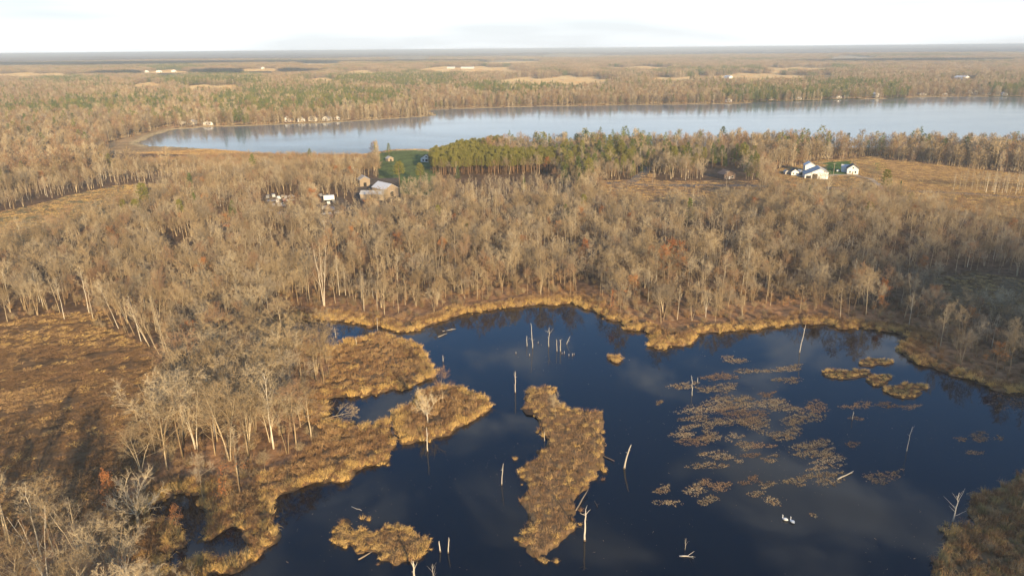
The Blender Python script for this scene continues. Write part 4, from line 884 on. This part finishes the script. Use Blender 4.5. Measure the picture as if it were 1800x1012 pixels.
snag(1594,792,748,.10,'thin grey snag in the shaded water',lean=.05,laz=.3,branches=((.8,.2,.3,1.6),))
snag(1498,738,722,.12,'dark stub in the shaded water',branches=((.7,.4,.6,.5),))
snag(779,636,624,.13,'little white post off the round reed marsh')
snag(728,1016,985,.28,'stump with upright splinter branches below the golden islet',branches=((.5,.3,.3,2.2),(.5,2.5,.35,2.0),(.6,4.2,.25,2.2)))
snag(762,1020,990,.08,'twiggy dead sapling in the water near the splintered stump',branches=((.3,.2,.6,2.0),(.4,1.4,.5,1.8),(.5,2.6,.6,1.6),(.25,-.6,.9,1.8),(.7,.6,.5,1.4)))
snag(1204,966,945,.06,'twiggy dead sapling in dark open water',branches=((.3,.3,.5,1.4),(.5,2.6,.5,1.1),(.6,.8,.4,1.0)))
snag(590,594,575,.15,'white post standing in the small inlet pool')
snag(664,582,558,.14,'bleached pole on the reed bank by the inlet')
snag(627,610,592,.12,'bleached pole at the top of the round reed marsh')
snag(957,775,758,.12,'bleached peg at the long island edge')
def log(px0, py0, px1, py1, r, label, mt='dead', tilt=0., br=0):
    a = at(px0, py0); b_ = at(px1, py1); e = empty('fallen_log', (a[0], a[1], 0)); tag(e, label, 'log'); v = np.array((b_[0]-a[0], b_[1]-a[1], tilt)); B = MB()
    B.tube([np.array((0, 0, .04))+v*t+RNG.normal(0, .06, 3)*(0 < t < 1) for t in (0, .25, .5, .75, 1)], [r, r*.95, r*.85, r*.7, r*.4], 6); build(B, 'trunk', MT[mt], e, smooth=True)
    for i in range(br):
        p = v*RNG.uniform(.3, .95); B = MB(); d = unit(v)*.6+RNG.normal(0, .5, 3); d[2] = abs(d[2]); B.tube([p, p+unit(d)*RNG.uniform(.8, 1.8)], [r*.45, r*.15], 4); build(B, 'branch', MT[mt], e)
log(1052,796,1080,812,.16,'dark log sliding off the long island into the water','log',.3)
log(1012,897,1034,866,.15,'grey log propped on the long island edge','wood',.9)
log(1000,913,1016,927,.09,'thin sunken branch off the long island','log',.1,2)
log(1045,880,1050,892,.08,'thin dark twig floating beside the long island','log',.2,1)
log(630,983,654,969,.16,'brown log floating against the golden islet','wood')
log(1194,977,1218,979,.13,'bleached forked driftwood floating in dark water','dead',.2,4)
log(1472,842,1500,829,.16,'bleached log on the plant mats','dead',.2,2)
log(778,582,800,578,.12,'bleached log floating by the shore shade','dead',0,2)
log(770,592,786,586,.08,'short bleached log near the shore shade','dead')
log(560,819,582,815,.13,'pale log by the reed lobe notch','wood')
log(545,812,560,806,.10,'small pale log by the reed lobe','wood')
log(399,872,418,884,.10,'pale fallen limb under the reed-bank tree','dead')
log(618,890,636,897,.07,'thin pole floating in the open water','dead')
log(1165,560,1185,568,.09,'fallen limb at the wood edge','dead',1.0,2)
log(310,842,278,850,.13,'bleached log lying in the grove','dead')

# ------------------------------------------------------------------ swans
def swan(px, py, rz, label):
    x, y = at(px, py); e = empty('swan', (x, y, 0), rz); tag(e, label, 'swan', 'pair of swans')
    path = [(-.78,0,.30),(-.66,0,.28),(-.5,0,.24),(-.25,0,.19),(.02,0,.17),(.25,0,.19),(.40,0,.26),(.46,0,.40),(.44,0,.56),(.40,0,.70),(.41,0,.82),(.47,0,.89),(.54,0,.895),(.60,0,.875)]
    rad = [.02,.09,.17,.25,.28,.24,.14,.085,.062,.055,.055,.07,.068,.03]; b = MB(); b.tube(path, rad, 10); build(b, 'body', MT['swan'], e, smooth=True)
    for s_ in (-1, 1):
        w = MB(); w.tube([(.22,s_*.20,.26),(-.05,s_*.27,.30),(-.35,s_*.22,.34),(-.68,s_*.08,.38)], [.05,.13,.11,.02], 8); build(w, 'wing', MT['swan'], e, smooth=True)
    b = MB(); b.tube([(.60,0,.875),(.66,0,.86),(.72,0,.845)], [.03,.026,.012], 6); build(b, 'beak', MT['beak'], e)
swan(1379,913,2.3,'white swan floating on the dark pond, a little ahead of its mate'); swan(1392,917,1.9,'white swan floating just behind its mate')

# ------------------------------------------------------------------ road
def strip(name, pts_px, w, mt, label, lift=.14):
    g = poly_g(pts_px); q = []
    for i in range(len(g)-1):
        m_ = max(2, int(np.linalg.norm(g[i+1]-g[i])/6)); q += [g[i]+(g[i+1]-g[i])*t/m_ for t in range(m_)]
    q.append(g[-1]); q = np.array(q); B = MB()
    d = np.gradient(q, axis=0); d /= np.linalg.norm(d, axis=1)[:, None]; nn = np.column_stack([-d[:, 1], d[:, 0]])
    cols = (-.5, -.46, 0, .46, .5)
    for c_ in cols:
        p = q+nn*w*c_; zz_ = ground_z(q[:, 0], q[:, 1])+lift-(.5 if abs(c_) == .5 else 0)
        for i in range(len(q)): B.v.append(np.array((p[i, 0], p[i, 1], zz_[i])))
    m_ = len(q)
    for c_ in range(4):
        for i in range(m_-1): a = c_*m_+i; B.f.append((a, a+1, a+m_+1, a+m_)); B.m.append(0)
    o = build(B, name, mt); return tag(o, label, kind='structure')
strip('road', [(1020,322),(1062,324),(1110,327),(1200,330),(1310,333),(1450,337),(1590,341),(1700,346),(1850,355),(2050,366)], 8, MT['asphalt'], 'grey country road through the woods')
strip('side_road', [(1109,324),(1121,314),(1133,305),(1141,296)], 7, MT['asphalt'], 'side road climbing away from the country road', .17)
strip('driveway', [(1555,338),(1530,318),(1500,311),(1470,311),(1430,317),(1390,312)], 4, MT['gravel'], 'gravel drive to the white farm', .12)

# ------------------------------------------------------------------ buildings
def house(name, px, py, w, d, h, rh, rz, wall, roof, label, cat='house', wins=(), door=None, group=None, chimney=False, over=.4, x=None, leanto=None, opening=None):
    gx, gy = at(px, py); z0 = gz1(gx, gy); e = empty(name, (gx, gy, z0-.1), rz); tag(e, label, cat, group)
    b = MB(); b.prism([(-w/2,-.4),(w/2,-.4),(w/2,h),(0,h+rh),(-w/2,h)], -d/2, d/2); build(b, 'wall', MT[wall], e)
    b = MB(); sl_ = math.hypot(w/2, rh); k = over/(w/2)
    for s_ in (-1, 1): b.prism([(0, h+rh+.03), (s_*(w/2+over), h-rh*k+.03), (s_*(w/2+over), h-rh*k+.2), (0, h+rh+.2)] if s_ > 0 else [(0, h+rh+.2), (-(w/2+over), h-rh*k+.2), (-(w/2+over), h-rh*k+.03), (0, h+rh+.03)], -d/2-over, d/2+over)
    rf = build(b, 'roof', MT[roof], e)
    if chimney: c_ = MB(); c_.box(w*.12, w*.12+.8, -.5, .5, h+rh*.4, h+rh+1.0); build(c_, 'chimney', MT['roof_brown'], rf)
    for side, u_, z_, ww, hh in wins:
        f = MB(); g = MB(); t = .06
        if side in 'sn': yy = (-d/2-t if side == 's' else d/2); f.box(u_-ww/2-.1, u_+ww/2+.1, yy, yy+t, z_-.1, z_+hh+.1); g.box(u_-ww/2, u_+ww/2, yy-.02, yy+t+.02, z_, z_+hh)
        else: xx = (w/2 if side == 'e' else -w/2-t); f.box(xx, xx+t, u_-ww/2-.1, u_+ww/2+.1, z_-.1, z_+hh+.1); g.box(xx-.02, xx+t+.02, u_-ww/2, u_+ww/2, z_, z_+hh)
        fo = build(f, 'window', MT['white'], e); build(g, 'pane', MT['glass'], fo)
    if door: side, u_, ww, hh, mt = door; g = MB(); g.box(u_-ww/2, u_+ww/2, -d/2-.08, -d/2, 0.05, hh); build(g, 'door', MT[mt], e)  # dark ones are solid panels painted as doorway shade
    if leanto:
        lw, lh, mt = leanto; g = MB(); g.prism([(-w/2-lw, lh), (-w/2-.05, h-.1), (-w/2-.05, h+.1), (-w/2-lw, lh+.2)], -d/2, d/2); build(g, 'lean_to_roof', MT[mt], e)
        g = MB(); g.prism([(-w/2-lw+.3, -.3), (-w/2-.05, -.3), (-w/2-.05, h-.3), (-w/2-lw+.3, lh-.1)], -d/2+.4, d/2-.3); build(g, 'lean_to_wall', MT[wall], e)
        g = MB(); g.box(-w/2-lw*.75, -w/2-.2, -d/2+.3, -d/2+.4, .05, lh*.82); build(g, 'dark_bay_panel', MT['dark'], e)  # solid near-black panel on the wall, painted as the bay's inner shade
    return e
# white farm
house('machine_shed',1437,316,11,15,4.6,2.6,-.25,'white','roof_grey','white machine shed with open bay and grey lean-to roof on the farm','shed',door=('s',-3.2,3.4,3.6,'dark'),leanto=(4.5,2.6,'roof_grey'),wins=(('e',2,1.6,1.2,1),('e',-3,1.6,1.2,1)))
house('barn',1421,305,7,8,4.8,2.0,-.2,'white','roof_white','white block barn behind the machine shed','barn',wins=(('s',0,2,1.2,1),))
house('garage',1395,312,5.0,6,2.8,1.7,-.15,'white','roof_dark','small white gabled shed with two dark windows on the farm','shed',wins=(('s',-1.2,1.0,.9,1.0),('s',1.2,1.0,.9,1.0)))
house('outbuilding',1381,311,2.6,3,2.2,1.0,.1,'roof_grey','roof_grey','tiny grey hut at the end of the farm row','shed',door=('s',0,.9,1.8,'dark'))
house('outbuilding',1405,312,3.0,3,2.2,1.4,.3,'cream','roof_white','tiny pale hut with dark doorway between the white sheds','shed',door=('s',0,1.6,1.9,'dark'))
house('farmhouse',1497,308,7.5,9,4.0,2.8,-.35,'white','roof_dark','white gabled farmhouse on the green yard','house',wins=(('s',-1.8,1.0,1.0,1.4),('s',1.8,1.0,1.0,1.4),('s',0,4.2,.9,1.0),('e',-2,1.0,1,1.3),('e',2,1,1,1.3)),door=('s',0,1.0,2.1,'wood'),chimney=True)
house('farmhouse_wing',1487,305,6,7,3.6,1.6,1.2,'white','roof_white','lower white wing set against the farmhouse','house',wins=(('s',0,1.1,1.2,1.1),('w',0,1.1,1.2,1.1)))
def propane(px, py):
    x_, y_ = at(px, py); e = empty('propane_tank', (x_, y_, gz1(x_, y_)), .4); tag(e, 'white rounded gas tank on the farm lawn', 'gas tank'); b = MB(); b.tube([(-1.3,0,.9),(-1.1,0,.9),(1.1,0,.9),(1.3,0,.9)], [.3,.6,.6,.3], 12); build(b, 'tank', MT['white'], e, smooth=True)
    for s_ in (-.8, .8): b = MB(); b.box(s_-.1, s_+.1, -.4, .4, 0, .4); build(b, 'foot', MT['wood'], e)
propane(1472, 306)
def pole(px, py, h, label, rz=0.):
    x_, y_ = at(px, py); e = empty('utility_pole', (x_, y_, gz1(x_, y_)), rz); tag(e, label, 'utility pole', 'utility poles'); b = MB(); b.tube([(0,0,-.3),(0,0,h)], [.17,.11], 8); build(b, 'post', MT['wood'], e); b = MB(); b.box(-1.1, 1.1, .12, .24, h-.7, h-.55); build(b, 'crossarm', MT['wood'], e)
    for s_ in (-.95, -.35, .35, .95): b = MB(); b.tube([(s_,.18,h-.55),(s_,.18,h-.35)], [.06,.05], 6); build(b, 'insulator', MT['white'], e)
pole(1464,313,9,'utility pole in the yard of the white farm'); pole(1147,326,9.5,'utility pole at the road junction'); pole(1276,331,9.5,'utility pole beside the road near the brown-roofed house'); pole(1560,344,9,'utility pole by the corner of the tan field',.3)
# lawn and lake
house('lake_house',757,286,12,11,3.2,3.4,-.55,'white','roof_dark','white-gabled house with dark roof on the green lawn','house',wins=(('s',-3.4,.9,1.6,1.5),('s',0,.9,2.2,1.8),('s',3.4,.9,1.6,1.5),('s',0,4.0,1.6,1.0),('w',-2,1,1.4,1.3),('w',2,1,1.4,1.3)),chimney=True)
house('garden_shed',685,285,5,5,2.6,1.4,.6,'wood','roof_grey','small grey shed at the corner of the lawn','shed',door=('s',0,1.4,2,'dark'))
house('hay_barn',678,347,10,15,5.0,3.0,.75,'wood','roof_white','tall barn with pale metal roof in the clearing','barn',wins=(('s',0,2,1.6,1.4),),door=('s',0,2.4,3,'dark'))
house('low_barn',657,353,7,15,3.6,1.6,1.45,'wood','roof_grey','long low metal-roofed barn in front of the tall barn','barn',door=('s',0,2,2.4,'dark'))
house('storage_barn',640,331,7,9,4.6,2.0,.4,'wood','roof_grey','grey-roofed storage barn half hidden by bare trees','barn',door=('s',0,2,2.6,'dark'))
house('cabin',845,276,9,8,3.4,2.2,.5,'cream','roof_white','pale-roofed cabin among pines behind the plantation','cabin',wins=(('s',-2,1,1.2,1.2),('s',2,1,1.2,1.2)))
house('cabin',1044,301,9,7,3.6,1.8,.1,'cream','roof_white','pale-roofed cabin among dark pines beside the plantation end','cabin',wins=(('s',-2,1,1.2,1.2),('s',2,1,1.2,1.2)))
house('roadside_house',1276,318,9,8,3.6,2.4,.3,'roof_brown','roof_brown','brown house with brown roof beside the road','house',wins=(('s',-2.4,1,1.4,1.3),('s',2.2,1,1.4,1.3)),door=('s',0,1.1,2.1,'white'))
# lakeshore cottages
LH = [(320,220),(338,221),(366,222),(508,216),(530,216),(553,215),(593,213),(575,214),(1278,181),(1356,178),(1402,177),(1470,175),(1486,174),(1538,173),(1620,170),(1700,168),(1712,168),(1733,169),(1660,170),(1763,170)]
LBS = ['white','cream','white','white']
for q, (a, b_) in enumerate(LH):
    g = p2g([a], [b_-1.2])[0]; sc_ = 1.0+.25*(q % 3); tall = q in (3, 5, 13, 15, 16)
    house('cottage', a, b_-1.6, 8*sc_, 8*sc_, (5.2 if tall else 3.4), 2.4, (q*1.3) % .9-.4, LBS[q % 4], ('roof_dark','roof_white','roof_brown')[q % 3], ('tall pale' if tall else 'small pale')+' cottage on the lake shore with '+('dark','white','brown')[q % 3]+' roof', 'cottage', group='lakeshore cottages', wins=(('s',-2,1.0,1.6,1.5),('s',2,1.0,1.6,1.5)), door=('s',0,1.1,2.1,'wood'))
# village beyond the lake's end
for q, (a, b_) in enumerate([(222,219),(236,214),(262,214),(247,216),(278,219),(210,222)]):
    house('village_house', a, b_, 9, 8, 3.4, 2.3, q*.5-1, ('cream','white')[q % 2], ('roof_brown','roof_grey')[q % 2], ('cream house with brown roof' if q % 2 == 0 else 'white house with grey roof')+' in the trees beyond the lake end', 'house', group='houses beyond the lake end', wins=(('s',-2,1,1.3,1.2),('s',2,1,1.3,1.2)))
# far farms in the fields
for q, (a, b_, w_, d_, lb) in enumerate([(822,122.5,22,60,'long white poultry barn in a far tan field'),(793,122.5,18,36,'shorter white barn next to the long poultry barn'),(280,129.5,24,40,'white barn in the far pale clearing'),(258,130,20,30,'smaller white barn in the far pale clearing'),(306,129,20,26,'white house in the far pale clearing'),(462,123.5,16,26,'white farm building at the far ploughed field'),(211,115.5,20,36,'white barn in the far shaded woods'),(137,132,14,30,'white barn at the edge of a far strip field'),(1280,140,14,24,'white farmhouse in the far woods'),(1690,141.5,20,30,'white building above the lake end')]):
    house('far_barn', a, b_, w_, d_, 6, 4, 1.3 if q in (0, 1) else .4, 'white', 'roof_white', lb, 'barn', wins=(('s',0,2,2.5,1.6),), door=('s',w_*.3,3,4,'dark'))

# ------------------------------------------------------------------ junkyard vehicles
WHEEL = MB(); WHEEL.tube([(0,-.11,0),(0,.11,0)], [.32,.32], 12); WHEEL = WHEEL.mesh('wheel', MT['tyre'])
def car_meshes(kind):
    b = MB(); g = MB()
    if kind == 'van': b.prism([(-2.5,.3),(2.4,.3),(2.45,.95),(1.9,1.15),(1.35,1.95),(-2.45,2.0),(-2.5,1.0)], -.95, .95); g.prism([(1.30,1.22),(1.78,1.2),(1.34,1.86),(.4,1.86),(.4,1.22)], -.96, .96)
    elif kind == 'pickup': b.prism([(-2.6,.4),(2.5,.4),(2.5,1.0),(1.2,1.08),(.6,1.72),(-.55,1.72),(-.7,1.1),(-2.6,1.1)], -.92, .92); g.prism([(.45,1.14),(1.06,1.12),(.55,1.64),(-.45,1.64),(-.5,1.14)], -.93, .93)
    else: b.prism([(-2.2,.28),(2.2,.28),(2.2,.78),(1.15,.92),(.5,1.4),(-.95,1.42),(-1.6,.98),(-2.2,.92)], -.85, .85); g.prism([(.9,.96),(.45,1.34),(-.9,1.36),(-1.4,1.0)], -.86, .86)
    return b, g
CM = {(k, c): (car_meshes(k)[0].mesh('body', MT['car_'+c]), car_meshes(k)[1].mesh('windows', MT['glass'])) for k in ('sedan', 'van', 'pickup') for c in CARC}
RNG = np.random.default_rng(31)
YARD = [(472,354),(481,352),(489,355),(497,352),(505,353),(514,352),(478,360),(490,361),(500,359),(511,358),(516,363),(484,368),(496,367),(506,371),(474,376),(492,380),(578,362),(587,360),(573,370),(584,372),(594,378),(573,380),(582,386),(594,390),(604,386),(612,392),(622,394),(633,392),(588,398),(575,395),(644,394),(400,402),(410,399),(566,350),(628,386),(600,397)]
for q, (a, b_) in enumerate(YARD):
    k = ('sedan', 'sedan', 'van', 'pickup')[int(RNG.integers(4))]; c = list(CARC)[int(RNG.choice([0,0,0,1,1,2,3,4,5,6]))]; x_, y_ = at(a+RNG.normal(0, 1), b_); e = empty('junk_'+k, (x_, y_, gz1(x_, y_)+.02), RNG.choice([.3, .5, 1.9, 2.0])+RNG.normal(0, .15))
    tag(e, 'junked '+c+' '+k+' parked in the scrap yard rows in the woods', {'sedan': 'car', 'van': 'van', 'pickup': 'pickup'}[k], 'vehicles in the woodland scrap yard'); me, gl = CM[(k, c)]; link('body', me, e); link('windows', gl, e)
    for sx_ in (-1.4, 1.4):
        for sy_ in (-.78, .78): link('wheel', WHEEL, e, (sx_, sy_, .32))
gx, gy = at(579, 357); e = empty('box_trailer', (gx, gy, gz1(gx, gy)), .3); tag(e, 'white box trailer standing at the top of the scrap yard', 'trailer'); b = MB(); b.box(-3.2, 3.2, -1.25, 1.25, .9, 3.6); build(b, 'box', MT['white'], e); b = MB(); b.box(-3.2, 4.4, -.4, .4, .6, .88); build(b, 'chassis', MT['dark'], e)
for s_ in (-1, .0):
    for t in (-1.0, 1.0): link('wheel', WHEEL, e, (s_-1, t, .4))

# ------------------------------------------------------------------ clouds that throw the shadows
def cloud(gx, gy, alt, rx, ry, rz_, label, rot=0.):
    c = np.array((gx, gy, 0))+SUN*(alt/SUN[2]); me = bpy.data.meshes.new('cloud'); import bmesh
    bm = bmesh.new(); bmesh.ops.create_icosphere(bm, subdivisions=5, radius=1.0)
    for v in bm.verts:
        p = np.array(v.co); f = 1+.16*math.sin(4*p[0]+2*p[1]+gx)+.11*math.sin(7*p[1]-3*p[0]+gy)+.07*math.sin(13*p[0]+9*p[2])+.05*math.sin(21*p[1]+17*p[0]); zz_ = p[2]*rz_*(1.0 if p[2] > 0 else .35); zz_ *= 1+.35*math.sin(6*p[0]+5*p[1])
        X_, Y_ = p[0]*rx*f, p[1]*ry*f; v.co = (X_*math.cos(rot)-Y_*math.sin(rot), X_*math.sin(rot)+Y_*math.cos(rot), zz_)
    bm.to_mesh(me); bm.free(); me.polygons.foreach_set('use_smooth', [True]*len(me.polygons)); me.materials.append(MT['cloud']); o = link('cloud', me, None, c); tag(o, label, kind='structure'); return o
MT['cloud'] = mat('cloud_white', (.85,.85,.86), rough_=1.0, spec=0)
cloud(258, 116, 700, 150, 185, 26, 'flat low cloud shading the reedy bank of the pond', .35)
for a, b_, al, rx, ry in [(130,117,480,2400,700),(380,132,330,420,240),(1700,94,1300,2600,900),(1560,112,500,500,260)]:
    g = p2g([a], [b_])[0]; cloud(g[0], g[1], al, rx, ry, 40, 'low cloud drifting over the far woods')

# ------------------------------------------------------------------ haze
b = MB(); b.box(-36000, 36000, -36000, 36000, -3, 93); hzm = bpy.data.materials.new('haze'); hzm.use_nodes = True; t = hzm.node_tree; t.nodes.remove(t.nodes['Principled BSDF'])
pv = t.nodes.new('ShaderNodeVolumePrincipled'); pv.inputs['Color'].default_value = (.78,.89,1,1); pv.inputs['Density'].default_value = 1.25e-4; pv.inputs['Anisotropy'].default_value = 0.0
t.links.new(pv.outputs[0], t.nodes['Material Output'].inputs['Volume']); o = build(b, 'haze', hzm); tag(o, 'thin pale air over the whole landscape', kind='stuff')
